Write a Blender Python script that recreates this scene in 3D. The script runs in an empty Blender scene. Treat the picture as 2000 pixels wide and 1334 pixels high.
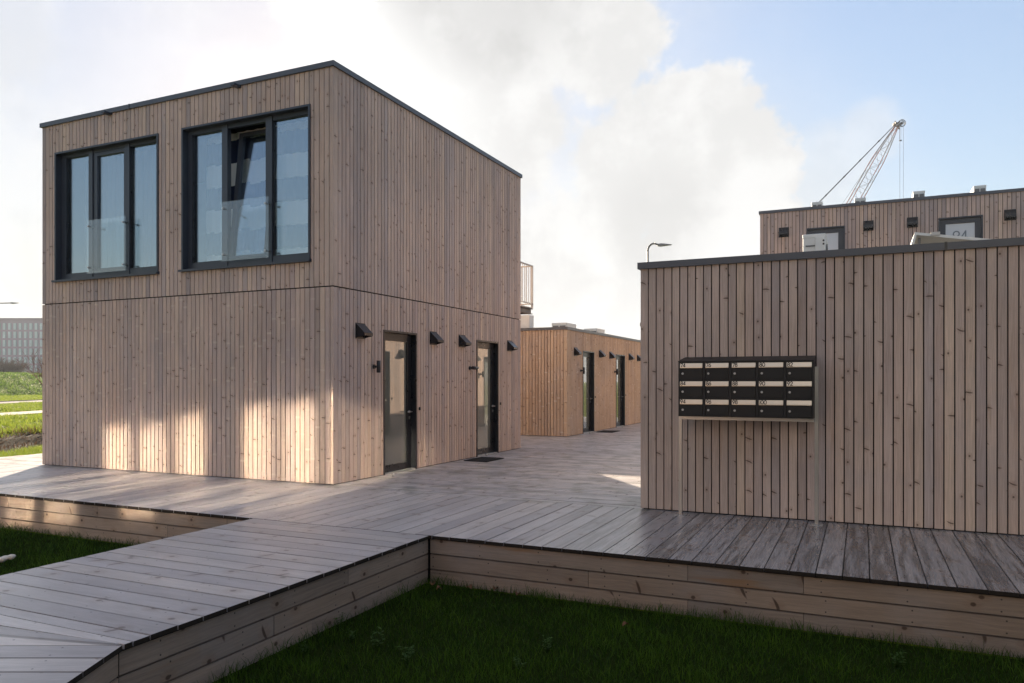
import bpy, bmesh, math, random
import numpy as np
from mathutils import Vector, Matrix
R = math.radians
rng = random.Random(7)
sc = bpy.context.scene
COL = sc.collection
TH = R(24.6395)
CT, ST = math.cos(TH), math.sin(TH)

def c2w(X, Y):
    """a place given by metres right of / in front of the viewpoint -> site grid"""
    return (X*CT - Y*ST, X*ST + Y*CT)

# ------------------------------------------------------------------ materials
class NT:
    def __init__(s, name):
        s.m = bpy.data.materials.new(name); s.m.use_nodes = True
        s.t = s.m.node_tree; s.t.nodes.clear()
        s.out = s.t.nodes.new('ShaderNodeOutputMaterial')
    def n(s, typ, **kw):
        nd = s.t.nodes.new(typ)
        for k, v in kw.items():
            if k.startswith('i_'):
                key = k[2:]; key = int(key) if key.isdigit() else key.replace('_', ' ')
                if hasattr(v, 'is_linked') or isinstance(v, bpy.types.NodeSocket): s.t.links.new(v, nd.inputs[key])
                else: nd.inputs[key].default_value = v
            else: setattr(nd, k, v)
        return nd
    def l(s, a, b): s.t.links.new(a, b)
    def math(s, op, a, b=None, c=None, clamp=False):
        nd = s.t.nodes.new('ShaderNodeMath'); nd.operation = op; nd.use_clamp = clamp
        for i, v in enumerate((a, b, c)):
            if v is None: continue
            if isinstance(v, bpy.types.NodeSocket): s.l(v, nd.inputs[i])
            else: nd.inputs[i].default_value = v
        return nd.outputs[0]
    def mix(s, fac, a, b, blend='MIX'):
        nd = s.t.nodes.new('ShaderNodeMix'); nd.data_type = 'RGBA'; nd.blend_type = blend
        for i, v in ((0, fac), (6, a), (7, b)):
            if isinstance(v, bpy.types.NodeSocket): s.l(v, nd.inputs[i])
            else:
                if i: v = (*v, 1) if len(v) == 3 else v
                nd.inputs[i].default_value = v
        return nd.outputs[2]
    def comb(s, x, y, z):
        nd = s.t.nodes.new('ShaderNodeCombineXYZ')
        for i, v in enumerate((x, y, z)):
            if isinstance(v, bpy.types.NodeSocket): s.l(v, nd.inputs[i])
            else: nd.inputs[i].default_value = v
        return nd.outputs[0]
    def noise(s, vec, scale=1, detail=3, rough=.55, dim='3D'):
        nd = s.t.nodes.new('ShaderNodeTexNoise'); nd.noise_dimensions = dim
        nd.inputs['Scale'].default_value = scale; nd.inputs['Detail'].default_value = detail
        nd.inputs['Roughness'].default_value = rough
        s.l(vec, nd.inputs['Vector']); return nd.outputs['Fac']
    def smooth(s, v, a, b, lo=0., hi=1.):
        nd = s.t.nodes.new('ShaderNodeMapRange'); nd.interpolation_type = 'SMOOTHSTEP'
        s.l(v, nd.inputs[0])
        for i, x in ((1, a), (2, b), (3, lo), (4, hi)): nd.inputs[i].default_value = x
        return nd.outputs[0]
    def bsdf(s, color, rough=.6, spec=.5, metal=0., bump=None, bstr=.3, bdist=.002, **kw):
        p = s.t.nodes.new('ShaderNodeBsdfPrincipled')
        def put(key, v):
            if isinstance(v, bpy.types.NodeSocket): s.l(v, p.inputs[key])
            else: p.inputs[key].default_value = (*v, 1) if isinstance(v, tuple) and len(v) == 3 else v
        put('Base Color', color); put('Roughness', rough); put('Specular IOR Level', spec); put('Metallic', metal)
        for k, v in kw.items(): put(k, v)
        if bump is not None:
            b = s.t.nodes.new('ShaderNodeBump'); b.inputs['Strength'].default_value = bstr
            b.inputs['Distance'].default_value = bdist; s.l(bump, b.inputs['Height']); s.l(b.outputs[0], p.inputs['Normal'])
        s.l(p.outputs[0], s.out.inputs[0]); return p

def wood(name, cols, w, cell, grain=.36, knot=.75, rough=.75, spec=.25, nails=False, wet=False, bands=False, rust=0., keep=.42, greyc=(.34, .315, .325), arc=.5):
    """board wood: UV is metres across / along the board, face attribute bid is a per-board random number"""
    t = NT(name)
    uv = t.n('ShaderNodeUVMap').outputs[0]
    sp = t.n('ShaderNodeSeparateXYZ', i_0=uv); ax, al = sp.outputs[0], sp.outputs[1]
    bid = t.n('ShaderNodeAttribute', attribute_name='bid').outputs['Fac']
    off = t.math('MULTIPLY', bid, 91.7)
    pos = t.n('ShaderNodeNewGeometry').outputs['Position']
    # knots: crescents and cores
    cu = t.math('ADD', t.math('DIVIDE', ax, w*1.15), t.math('MULTIPLY', bid, 377.3))
    cv = t.math('ADD', t.math('DIVIDE', al, cell), off)
    vo = t.n('ShaderNodeTexVoronoi', voronoi_dimensions='2D', i_Scale=1., i_Randomness=1.)
    cvec = t.comb(cu, cv, 0.); t.l(cvec, vo.inputs['Vector'])
    vp = t.n('ShaderNodeSeparateXYZ', i_0=vo.outputs['Position'])
    dx = t.math('MULTIPLY', t.math('SUBTRACT', cu, vp.outputs[0]), w*1.15)
    dz = t.math('MULTIPLY', t.math('SUBTRACT', cv, vp.outputs[1]), cell)
    vc = t.n('ShaderNodeSeparateColor', i_0=vo.outputs['Color'])
    r1, r2, r3 = vc.outputs[0], vc.outputs[1], vc.outputs[2]
    bend = t.math('MULTIPLY', t.math('SUBTRACT', r2, .5), 1.5/w)
    dzc = t.math('ADD', dz, t.math('ADD', t.math('MULTIPLY', bend, t.math('MULTIPLY', dx, dx)), t.math('MULTIPLY', dx, t.math('MULTIPLY_ADD', r3, .9, -.45))))
    a = t.math('DIVIDE', dzc, w*.105); b = t.math('DIVIDE', dx, w*.50)
    d1 = t.math('ADD', t.math('MULTIPLY', a, a), t.math('MULTIPLY', b, b))
    m1 = t.smooth(d1, .25, 1.2, 1., 0.)
    e = t.math('DIVIDE', dz, w*.16); g = t.math('DIVIDE', dx, w*.13)
    d2 = t.math('ADD', t.math('MULTIPLY', e, e), t.math('MULTIPLY', g, g))
    m2 = t.smooth(d2, .2, 1.1, 1., 0.)
    pick = t.math('GREATER_THAN', r1, keep); typ = t.math('GREATER_THAN', r3, arc)
    km = t.math('MULTIPLY', pick, t.math('ADD', t.math('MULTIPLY', m1, typ), t.math('MULTIPLY', m2, t.math('SUBTRACT', 1., typ)), clamp=True))
    halo = t.math('MULTIPLY', pick, t.smooth(d2, .5, 12., 1., 0.))
    # grain flowing round the knots
    wob = t.noise(t.comb(t.math('MULTIPLY', ax, 5.), t.math('MULTIPLY', al, 1.3), off), 1., 2)
    gx = t.math('ADD', t.math('MULTIPLY', ax, 10/w), t.math('MULTIPLY_ADD', halo, 1.3, t.math('MULTIPLY', wob, 7.)))
    gr = t.noise(t.comb(gx, t.math('MULTIPLY', al, 2.2), off), 1., 4, .65)
    fine = t.noise(t.comb(t.math('MULTIPLY', ax, 60/w), t.math('MULTIPLY', al, 14.), off), 1., 2)
    blot = t.noise(t.comb(t.math('MULTIPLY', ax, 6.), t.math('MULTIPLY', al, 1.1), off), 1., 4)
    big = t.noise(pos, .55, 4)
    ramp = t.n('ShaderNodeValToRGB', i_0=t.math('FRACT', t.math('MULTIPLY', bid, 7.31)))
    el = ramp.color_ramp.elements
    while len(el) < len(cols): el.new(.5)
    for i, c in enumerate(cols): el[i].position = i/(len(cols)-1); el[i].color = (*c, 1)
    col = ramp.outputs[0]
    k = t.math('ADD', t.math('MULTIPLY_ADD', gr, grain*2, 1-grain), t.math('MULTIPLY_ADD', blot, .5, -.25))
    k = t.math('MULTIPLY', k, t.math('MULTIPLY_ADD', fine, .4, .8))
    k = t.math('MULTIPLY', k, t.math('MULTIPLY_ADD', big, .5, .75))
    col = t.mix(1., col, t.n('ShaderNodeCombineColor', i_0=k, i_1=k, i_2=k).outputs[0], 'MULTIPLY')
    grey = t.smooth(t.noise(pos, 1.3, 5, .6), .45, .7)
    col = t.mix(t.math('MULTIPLY', grey, .22), col, greyc)
    if rust:
        rm = t.smooth(t.noise(t.comb(t.math('MULTIPLY', ax, 9.), t.math('MULTIPLY', al, .8), off), 1., 3), .62, .78)
        col = t.mix(t.math('MULTIPLY', rm, rust), col, (.30, .15, .06))
    if bands:   # pale marks where battens sat behind the boards
        f = t.math('FRACT', t.math('MULTIPLY_ADD', al, 1/.565, .12))
        d = t.math('ABSOLUTE', t.math('SUBTRACT', f, .5))
        bm_ = t.math('MULTIPLY', t.smooth(d, .018, .035, 1., 0.), t.smooth(t.noise(t.comb(t.math('MULTIPLY', off, 3.), t.math('MULTIPLY', pos, 1.) if False else al, 0.), .9, 3), .42, .62))
        col = t.mix(t.math('MULTIPLY', bm_, .5), col, (.62, .53, .44))
    if wet:
        wn = t.math('ADD', t.noise(t.comb(t.math('MULTIPLY', ax, 22.), t.math('MULTIPLY', al, 1.3), off), 1., 5, .65), t.math('MULTIPLY', t.noise(pos, .45, 3), .25))
        wn = t.math('MULTIPLY_ADD', t.math('FRACT', t.math('MULTIPLY', bid, 13.7)), .16, wn)
        wm = t.smooth(wn, .62, .84)
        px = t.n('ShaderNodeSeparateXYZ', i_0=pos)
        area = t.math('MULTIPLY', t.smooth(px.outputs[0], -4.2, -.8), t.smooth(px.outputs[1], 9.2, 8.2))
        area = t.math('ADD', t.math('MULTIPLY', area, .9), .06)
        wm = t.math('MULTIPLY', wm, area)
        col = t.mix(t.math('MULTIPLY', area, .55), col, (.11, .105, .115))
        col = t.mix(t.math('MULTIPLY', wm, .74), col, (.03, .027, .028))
        moss = t.math('MULTIPLY', t.smooth(px.outputs[1], 8.15, 8.5), t.smooth(t.noise(pos, 3., 4), .45, .65))
        col = t.mix(t.math('MULTIPLY', moss, .45), col, (.07, .075, .03))
    col = t.mix(t.math('MULTIPLY', halo, knot*.25), col, (.20, .10, .05))
    col = t.mix(t.math('MULTIPLY', km, knot), col, (.055, .032, .022))
    if nails:
        ed = t.smooth(t.math('DIVIDE', t.math('ABSOLUTE', ax), w), .43, .505)
        col = t.mix(t.math('MULTIPLY', ed, .6), col, (.05, .045, .045))
        fa = t.math('ABSOLUTE', t.math('SUBTRACT', t.math('FRACT', t.math('DIVIDE', al, .58)), .5))
        na = t.math('DIVIDE', t.math('MULTIPLY', fa, .58), .0065)
        nb = t.math('DIVIDE', t.math('SUBTRACT', t.math('ABSOLUTE', ax), w*.3), .0065)
        nm = t.smooth(t.math('ADD', t.math('MULTIPLY', na, na), t.math('MULTIPLY', nb, nb)), .5, 1.2, .85, 0.)
        col = t.mix(nm, col, (.03, .025, .025))
    h = t.math('ADD', t.math('MULTIPLY', gr, .7), t.math('MULTIPLY', fine, .4))
    rg = t.math('MULTIPLY_ADD', gr, .25, rough-.12)
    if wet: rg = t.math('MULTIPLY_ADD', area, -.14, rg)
    t.bsdf(col, rg, spec, bump=h, bstr=.35, bdist=.003)
    return t.m

def plain(name, col, rough=.5, spec=.5, metal=0., var=.12, scale=6., bump=0., rv=.2):
    t = NT(name)
    pos = t.n('ShaderNodeTexCoord').outputs['Object']
    n = t.noise(pos, scale, 4)
    k = t.math('MULTIPLY_ADD', n, var*2, 1-var)
    c = t.mix(1., col, t.n('ShaderNodeCombineColor', i_0=k, i_1=k, i_2=k).outputs[0], 'MULTIPLY')
    t.bsdf(c, t.math('MULTIPLY_ADD', n, rv, max(rough-rv/2, 0.)), spec, metal, bump=n if bump else None, bstr=bump)
    return t.m

def glass(name, boost=1.5, base=.05, tint=(.93, .96, .95), rough=0., rtint=(1., 1., 1.)):
    t = NT(name)
    tr = t.n('ShaderNodeBsdfTransparent', i_0=(*tint, 1)); gl = t.n('ShaderNodeBsdfGlossy', i_Roughness=rough); gl.inputs[0].default_value = (*rtint, 1)
    bf = t.n('ShaderNodeNewGeometry').outputs['Backfacing']
    fr = t.n('ShaderNodeFresnel', i_IOR=t.math('MULTIPLY_ADD', bf, 1/1.5-1.5, 1.5))
    f = t.math('MULTIPLY_ADD', fr.outputs[0], boost, base, clamp=True)
    mx = t.n('ShaderNodeMixShader', i_0=f); t.l(tr.outputs[0], mx.inputs[1]); t.l(gl.outputs[0], mx.inputs[2])
    t.l(mx.outputs[0], t.out.inputs[0]); return t.m

def film_glass(name, col, boost=2.2, base=.1):
    t = NT(name)
    d = t.n('ShaderNodeBsdfDiffuse', i_0=(*col, 1)); gl = t.n('ShaderNodeBsdfGlossy', i_Roughness=.004)
    fr = t.n('ShaderNodeFresnel', i_IOR=1.5)
    f = t.math('MULTIPLY_ADD', fr.outputs[0], boost, base, clamp=True)
    mx = t.n('ShaderNodeMixShader', i_0=f); t.l(d.outputs[0], mx.inputs[1]); t.l(gl.outputs[0], mx.inputs[2])
    t.l(mx.outputs[0], t.out.inputs[0]); return t.m

CLAD = [(.385, .300, .260), (.545, .418, .345), (.485, .370, .315), (.35, .287, .268), (.58, .440, .345), (.45, .347, .307), (.52, .385, .310), (.425, .345, .315)]
CLADW = [(.42, .30, .215), (.50, .36, .25), (.38, .265, .19), (.46, .335, .245), (.35, .25, .19)]
DECK = [(.40, .37, .375), (.53, .485, .475), (.46, .425, .43), (.36, .335, .345), (.56, .505, .485), (.44, .41, .425)]
SKIRT = [(.29, .215, .165), (.36, .265, .20), (.25, .195, .16), (.32, .245, .195)]
M = {}
M['clad'] = wood('weathered_cladding', CLAD, .083, .43, knot=.74, rust=.25, keep=.46, grain=.42)
M['cladb'] = wood('weathered_cladding_marked', CLAD, .083, .43, knot=.74, bands=True, rust=.2, keep=.46, grain=.42)
M['cladw'] = wood('warm_cladding', CLADW, .083, .42, bands=True, rust=.6)
M['deck'] = wood('deck_boards', DECK, .187, .55, grain=.34, knot=.6, rough=.40, spec=.6, nails=True, wet=True, keep=.3, arc=.75)
M['skirt'] = wood('skirt_boards', SKIRT, .14, .5, grain=.38, knot=.85, rust=.6, keep=.25, nails=True, arc=.82)
M['dark'] = plain('dark_membrane', (.012, .011, .011), .9, .1)
M['endgrain'] = plain('dark_end_grain', (.03, .024, .02), .9, .1, scale=60, var=.4)
M['anth'] = plain('anthracite_metal', (.035, .042, .055), .38, .5, scale=3)
M['trim'] = plain('roof_trim_metal', (.075, .082, .098), .4, .5, scale=1.5, var=.2)
M['black'] = plain('black_metal', (.012, .013, .016), .3, .5)
M['blackmat'] = plain('black_textured_metal', (.009, .009, .010), .5, .4, scale=80)
M['steel'] = plain('brushed_steel', (.42, .42, .42), .36, .5, metal=1., var=.03, scale=4, rv=.06)
M['plate'] = plain('brushed_plate', (.62, .55, .46), .3, .5, metal=.85, var=.02, scale=3, rv=.05)
M['galv'] = plain('galvanised_steel', (.42, .42, .42), .45, .5, metal=.6, scale=30)
M['white'] = plain('white_enamel', (.72, .72, .69), .45, .5, var=.06)
M['grill'] = plain('grey_grille', (.16, .16, .16), .6, .4)
M['roofing'] = plain('roofing_felt', (.06, .06, .06), .9, .2, scale=2)
M['inside'] = plain('interior_plaster', (.42, .40, .37), .8, .2)
M['floorin'] = plain('interior_floor', (.20, .15, .11), .6, .3)
M['rubber'] = plain('rubber_mat', (.015, .015, .015), .9, .2, scale=80, var=.4)
M['ink'] = plain('black_lettering', (.012, .012, .012), .5, .3)
M['greyink'] = plain('grey_lettering', (.16, .19, .22), .5, .3)
M['glass'] = glass('window_glass', 1.3, .20, rtint=(.82, .92, 1.))
M['clear'] = glass('balustrade_glass', 1.0, .045, (.93, .96, .965))
M['wavyglass'] = glass('slightly_wavy_window_glass', .6, .26, rough=.048)
M['film'] = film_glass('filmed_door_glass', (.17, .175, .15), 2.0, .08)
M['frost'] = film_glass('frosted_door_glass', (.52, .56, .60), 1.2, .04)

def m_curtain():
    t = NT('striped_curtain')
    uv = t.n('ShaderNodeUVMap').outputs[0]
    sp = t.n('ShaderNodeSeparateXYZ', i_0=uv)
    f = t.math('FRACT', t.math('DIVIDE', t.math('ADD', sp.outputs[1], .02), .71))
    s = t.smooth(f, .495, .505)
    c = t.mix(s, (.82, .82, .82), (.03, .04, .08))
    d = t.n('ShaderNodeBsdfDiffuse', i_0=c); tr = t.n('ShaderNodeBsdfTranslucent', i_0=c)
    mx = t.n('ShaderNodeMixShader', i_0=.3); t.l(d.outputs[0], mx.inputs[1]); t.l(tr.outputs[0], mx.inputs[2])
    t.l(mx.outputs[0], t.out.inputs[0]); return t.m
M['curtain'] = m_curtain()
M['sheer'] = plain('sheer_white_cloth', (.20, .21, .24), .9, .1)

def leafmat(name, dark, light, trans=.45, rough=.5):
    t = NT(name)
    bid = t.n('ShaderNodeAttribute', attribute_name='bid').outputs['Fac']
    c = t.mix(bid, dark, light)
    d = t.n('ShaderNodeBsdfPrincipled', i_Roughness=rough); t.l(c, d.inputs['Base Color']); d.inputs['Specular IOR Level'].default_value = .08
    tr = t.n('ShaderNodeBsdfTranslucent'); t.l(c, tr.inputs[0])
    mx = t.n('ShaderNodeMixShader', i_0=trans); t.l(d.outputs[0], mx.inputs[1]); t.l(tr.outputs[0], mx.inputs[2])
    t.l(mx.outputs[0], t.out.inputs[0]); return t.m
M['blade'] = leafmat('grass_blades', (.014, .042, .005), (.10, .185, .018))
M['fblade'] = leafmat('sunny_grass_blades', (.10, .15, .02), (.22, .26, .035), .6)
M['dblade'] = leafmat('dyke_grass_blades', (.05, .10, .012), (.14, .21, .03), .5)
M['weed'] = leafmat('weed_leaves', (.03, .07, .015), (.08, .14, .035))
M['dry'] = leafmat('dry_leaves', (.10, .055, .03), (.17, .09, .05), .2)
M['twig'] = plain('bare_twigs', (.16, .115, .085), .8, .2)
M['redtwig'] = plain('reddish_twigs', (.20, .10, .075), .8, .2)

def m_ground():
    t = NT('grass_and_soil')
    pos = t.n('ShaderNodeNewGeometry').outputs['Position']
    a = t.noise(pos, 1.6, 6, .7); b = t.noise(pos, .12, 4)
    c = t.mix(t.smooth(a, .3, .7), (.035, .055, .004), (.165, .215, .010))
    c = t.mix(t.math('MULTIPLY', t.smooth(b, .45, .65), .5), c, (.20, .22, .015))
    h = t.noise(pos, 14., 5, .7)
    t.bsdf(c, .9, .1, bump=h, bstr=1., bdist=.15); return t.m
M['ground'] = m_ground()
M['soil'] = plain('dark_soil', (.035, .026, .018), .95, .1, scale=25, var=.5, bump=1.)
M['thatch'] = plain('mossy_thatch', (.016, .024, .006), 1., .0, scale=20, var=.5, bump=1.)
M['asphalt'] = plain('road_asphalt', (.11, .10, .10), .85, .3, scale=12)
M['paving'] = plain('path_paving', (.28, .24, .20), .85, .3, scale=12)
def m_water():
    t = NT('ditch_water'); pos = t.n('ShaderNodeNewGeometry').outputs['Position']
    t.bsdf((.03, .025, .015), .12, .5, bump=t.noise(pos, 5., 3), bstr=.15, bdist=.05); return t.m
M['water'] = m_water()
M['lead'] = plain('pinkish_brick', (.25, .19, .235), .85, .2, scale=.6, var=.1)
M['officeglass'] = plain('pale_blue_office_glass', (.33, .42, .45), .25, .6, scale=.4, var=.25)
M['officedark'] = plain('dark_office_panel', (.14, .17, .20), .3, .5)
M['cranered'] = plain('faded_red_and_white_steel', (.24, .075, .06), .6, .2)
M['cranewhite'] = plain('pale_crane_steel', (.12, .105, .11), .6, .2)
M['cable'] = plain('dark_steel_cable', (.02, .022, .026), .5, .4)
M['lamp'] = plain('grey_lamp_paint', (.16, .16, .165), .5, .4)
M['stone'] = plain('off_white_litter', (.62, .58, .53), .7, .3, scale=30)

# ------------------------------------------------------------------ mesh helpers
class MB:
    def __init__(s): s.v = []; s.f = []; s.b = []; s.uv = []; s.mi = []; s.sm = []
    def obox(s, o, ax, ay, az, sx, sy, sz, bid=.5, end_mi=0, off=0., skip=()):
        """box from corner o along unit axes ax (across), ay (thickness), az (along the grain)"""
        o, ax, ay, az = Vector(o), Vector(ax), Vector(ay), Vector(az)
        i0 = len(s.v)
        P = [(0,0,0),(1,0,0),(1,1,0),(0,1,0),(0,0,1),(1,0,1),(1,1,1),(0,1,1)]
        for a, b, c in P: s.v.append(tuple(o + ax*(a*sx) + ay*(b*sy) + az*(c*sz)))
        F = [((0,3,2,1),'z'),((4,5,6,7),'z'),((0,1,5,4),'y'),((2,3,7,6),'y'),((1,2,6,5),'x'),((3,0,4,7),'x')]
        flip = ax.cross(ay).dot(az) < 0
        for q, k in F:
            qq = q[::-1] if flip else q
            s.f.append(tuple(i0+i for i in qq)); s.b.append(bid); s.sm.append(False)
            s.mi.append(end_mi if k == 'z' else 0)
            for i in qq:
                a, b, c = P[i]
                if k == 'y': u = (a-.5)*sx
                elif k == 'x': u = (b-.5)*sy
                else: u = (a-.5)*sx
                s.uv.append((u, (c*sz if k != 'z' else b*sy) + off))
    def box(s, x0, x1, y0, y1, z0, z1, bid=.5, mi=0):
        n = len(s.f); s.obox((x0, y0, z0), (1,0,0), (0,1,0), (0,0,1), x1-x0, y1-y0, z1-z0, bid)
        for k in range(n, len(s.f)): s.mi[k] = mi
    def poly(s, pts, bid=.5, mi=0, smooth=False):
        i0 = len(s.v); s.v += [tuple(p) for p in pts]; s.f.append(tuple(range(i0, len(s.v))))
        s.b.append(bid); s.mi.append(mi); s.sm.append(smooth); s.uv += [(p[0], p[2]) for p in pts]
    def prism(s, pts, d, bid=.5, mi=0):
        """closed outline pts (list of 3d points, counter-clockwise seen from the side opposite to d) extruded by vector d"""
        d = Vector(d); A = [Vector(p) for p in pts]; B = [p + d for p in A]
        s.poly(A, bid, mi); s.poly(B[::-1], bid, mi); n = len(A)
        for i in range(n):
            j = (i+1) % n; s.poly([A[j], A[i], B[i], B[j]], bid, mi)
    def tube(s, p, q, r, r2=None, n=10, caps=True, bid=.5, mi=0, smooth=True):
        p, q = Vector(p), Vector(q); r2 = r if r2 is None else r2
        d = (q-p).normalized(); a = d.orthogonal().normalized(); b = d.cross(a)
        i0 = len(s.v)
        for c, rr in ((p, r), (q, r2)):
            for k in range(n):
                t = 2*math.pi*k/n; s.v.append(tuple(c + (a*math.cos(t) + b*math.sin(t))*rr))
        for k in range(n):
            j = (k+1) % n; s.f.append((i0+k, i0+j, i0+n+j, i0+n+k)); s.b.append(bid); s.mi.append(mi); s.sm.append(smooth); s.uv += [(0,0)]*4
        if caps:
            for fc in (tuple(i0+k for k in range(n))[::-1], tuple(i0+n+k for k in range(n))):
                s.f.append(fc); s.b.append(bid); s.mi.append(mi); s.sm.append(False); s.uv += [(0,0)]*n
    def path(s, pts, r, n=8, bid=.5, mi=0):
        for a, b in zip(pts[:-1], pts[1:]): s.tube(a, b, r, n=n, bid=bid, mi=mi)
    def build(s, name, mats, parent=None, bevel=0.):
        me = bpy.data.meshes.new(name); me.from_pydata(s.v, [], s.f)
        for m in (mats if isinstance(mats, (list, tuple)) else [mats]): me.materials.append(m)
        me.polygons.foreach_set('material_index', s.mi); me.polygons.foreach_set('use_smooth', s.sm)
        at = me.attributes.new('bid', 'FLOAT', 'FACE'); at.data.foreach_set('value', s.b)
        u = me.uv_layers.new(name='UVMap'); u.data.foreach_set('uv', [c for p in s.uv for c in p])
        me.update()
        o = bpy.data.objects.new(name, me); COL.objects.link(o)
        if parent is not None: put(o, parent)
        if bevel:
            bv = o.modifiers.new('bevel', 'BEVEL'); bv.width = bevel; bv.segments = 2; bv.limit_method = 'ANGLE'; bv.angle_limit = R(50)
        return o

HAZE = .00034
def wm(o):
    m = o.matrix_basis.copy()
    while o.parent is not None: o = o.parent; m = o.matrix_basis @ m
    return m
def put(o, parent):
    """parent an object whose mesh is in site coordinates"""
    o.parent = parent; o.matrix_basis = wm(parent).inverted() @ o.matrix_basis
def tag(o, label, cat, group=None, kind=None):
    o['label'] = label; o['category'] = cat
    if group: o['group'] = group
    if kind: o['kind'] = kind
    return o
def structure(o): o['kind'] = 'structure'; return o
def thing(name, label, cat, loc, group=None):
    o = bpy.data.objects.new(name, None); COL.objects.link(o); o.location = loc; o.empty_display_size = .2
    return tag(o, label, cat, group)

def pieces(a0, a1, z0, z1, ops):
    """rectangle [a0,a1]x[z0,z1] minus openings -> list of rectangles"""
    cuts = sorted({a0, a1, *[x for o in ops for x in o[:2] if a0 < x < a1]})
    out = []
    for p, q in zip(cuts[:-1], cuts[1:]):
        mid = (p+q)/2; z = z0
        for o in sorted([o for o in ops if o[0] < mid < o[1]], key=lambda o: o[2]):
            if o[2] > z: out.append((p, q, z, min(o[2], z1)))
            z = max(z, o[3])
        if z < z1: out.append((p, q, z, z1))
    return out

PITCH = .0886
def clad(name, parent, o, d, L, z0, z1, ops, mat, s0=0., s1=None, pitch=PITCH, gap=.012):
    s1 = L if s1 is None else s1
    dv = Vector((d[0], d[1], 0)); inw = Vector((-d[1], d[0], 0)); up = Vector((0, 0, 1)); O = Vector((o[0], o[1], 0))
    mb = MB(); s = s0
    while s < s1-.012:
        w = pitch*rng.uniform(.96, 1.04); e = min(s+w, s1)
        if s1-e < .03: e = s1
        b = rng.random(); dep = rng.uniform(0, .0025); off = rng.uniform(0, 30)
        last = e >= s1
        for (p, q, za, zb) in pieces(s + (0 if s == s0 else gap/2), e - (0 if last else gap/2), z0, z1, ops):
            if q-p < .004: continue
            mb.obox(O + dv*p + inw*dep + up*za, dv, inw, up, q-p, .022, zb-za, b, off=off+za)
        s = e
    o1 = mb.build(name, mat, parent)
    return o1
def backing(name, parent, o, d, L, z0, z1, ops, s0, s1, mat):
    dv = Vector((d[0], d[1], 0)); inw = Vector((-d[1], d[0], 0)); up = Vector((0, 0, 1)); O = Vector((o[0], o[1], 0))
    mb = MB()
    for (p, q, za, zb) in pieces(s0, s1, z0, z1, ops):
        mb.obox(O + dv*p + inw*.0255 + up*za, dv, inw, up, q-p, .11, zb-za)
    for k in range(0, len(mb.f), 6): mb.mi[k+3] = 1      # inner face is plaster
    return mb.build(name, [M['dark'], M['inside']], parent)

class Site:
    """a timber module block with cladding on four sides"""
    def __init__(s, name, label, u0, u1, v0, v1, H, storeys, mats, ops=None):
        s.u0, s.u1, s.v0, s.v1, s.H = u0, u1, v0, v1, H
        s.root = thing(name, label, 'building', (u0, v0, 0))
        ops = ops or {}
        W, D = u1-u0, v1-v0
        s.F = {'S': ((u0, v0), (1, 0), W), 'E': ((u1, v0), (0, 1), D), 'N': ((u1, v1), (-1, 0), W), 'W': ((u0, v1), (0, -1), D)}
        for f, (o, d, L) in s.F.items():
            e = 0. if f in 'SN' else .0265
            for i, (za, zb) in enumerate(storeys):
                oo = [(a, b, c, dd) for (a, b, c, dd) in ops.get(f, []) if dd > za and c < zb]
                mat = mats[f][i] if isinstance(mats[f], (list, tuple)) else mats[f]
                clad('wall_cladding', s.root, o, d, L, za, zb, oo, mat, e, L-e)
                eb = .03 if f in 'SN' else .14
                backing('wall', s.root, o, d, L, za-.02 if i == 0 else za-.035, zb, oo, eb, L-eb, None)
        mb = MB(); z1 = H-.05
        mb.box(u0+.03, u1-.03, v0+.03, v1-.03, z1-.25, z1-.02, mi=0); mb.build('roof', M['roofing'], s.root)
        mb = MB(); t = .03; w = .09                       # metal roof trim, mitred ring
        for z0_, z1_, t0, t1 in ((H-.072, H, t, w),):
            a = [(u0-t0, v0-t0), (u1+t0, v0-t0), (u1+t0, v1+t0), (u0-t0, v1+t0)]
            b = [(u0+t1, v0+t1), (u1-t1, v0+t1), (u1-t1, v1-t1), (u0+t1, v1-t1)]
            for i in range(4):
                j = (i+1) % 4
                A, B, C_, D_ = a[i], a[j], b[j], b[i]
                mb.poly([(*A, z0_), (*B, z0_), (*B, z1_), (*A, z1_)]); mb.poly([(*A, z1_), (*B, z1_), (*C_, z1_), (*D_, z1_)])
                mb.poly([(*B, z0_), (*A, z0_), (*D_, z0_), (*C_, z0_)]); mb.poly([(*D_, z0_), (*D_, z1_), (*C_, z1_), (*C_, z0_)])
        mb.build('roof_trim', M['trim'], s.root)
        mb = MB()
        for i, (za, zb) in enumerate(storeys):
            mb.box(u0+.15, u1-.15, v0+.15, v1-.15, za+.01, za+.06)
        mb.build('floor', M['floorin'], s.root)
        # room partitions so that rooms stay dark
        mb = MB(); mb.box(u0+.15, u1-.15, (v0+v1)/2-.05, (v0+v1)/2+.05, .08, H-.32); mb.build('partition', M['inside'], s.root)
    def fr(s, f):
        (o, d, L) = s.F[f]
        dv = Vector((d[0], d[1], 0)); out = Vector((d[1], -d[0], 0)); O = Vector((o[0], o[1], 0))
        return lambda a, dep, z: O + dv*a - out*dep + Vector((0, 0, z)), dv, out

def pbox(mb, P, dv, out, a0, a1, d0, d1, z0, z1, mi=0, bid=.5):
    """box on a facade: a along the facade, d depth inwards (negative = proud), z height"""
    n = len(mb.f); mb.obox(P(a0, d0, z0), dv, -out, (0, 0, 1), a1-a0, d1-d0, z1-z0, bid)
    for k in range(n, len(mb.f)): mb.mi[k] = mi

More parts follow.
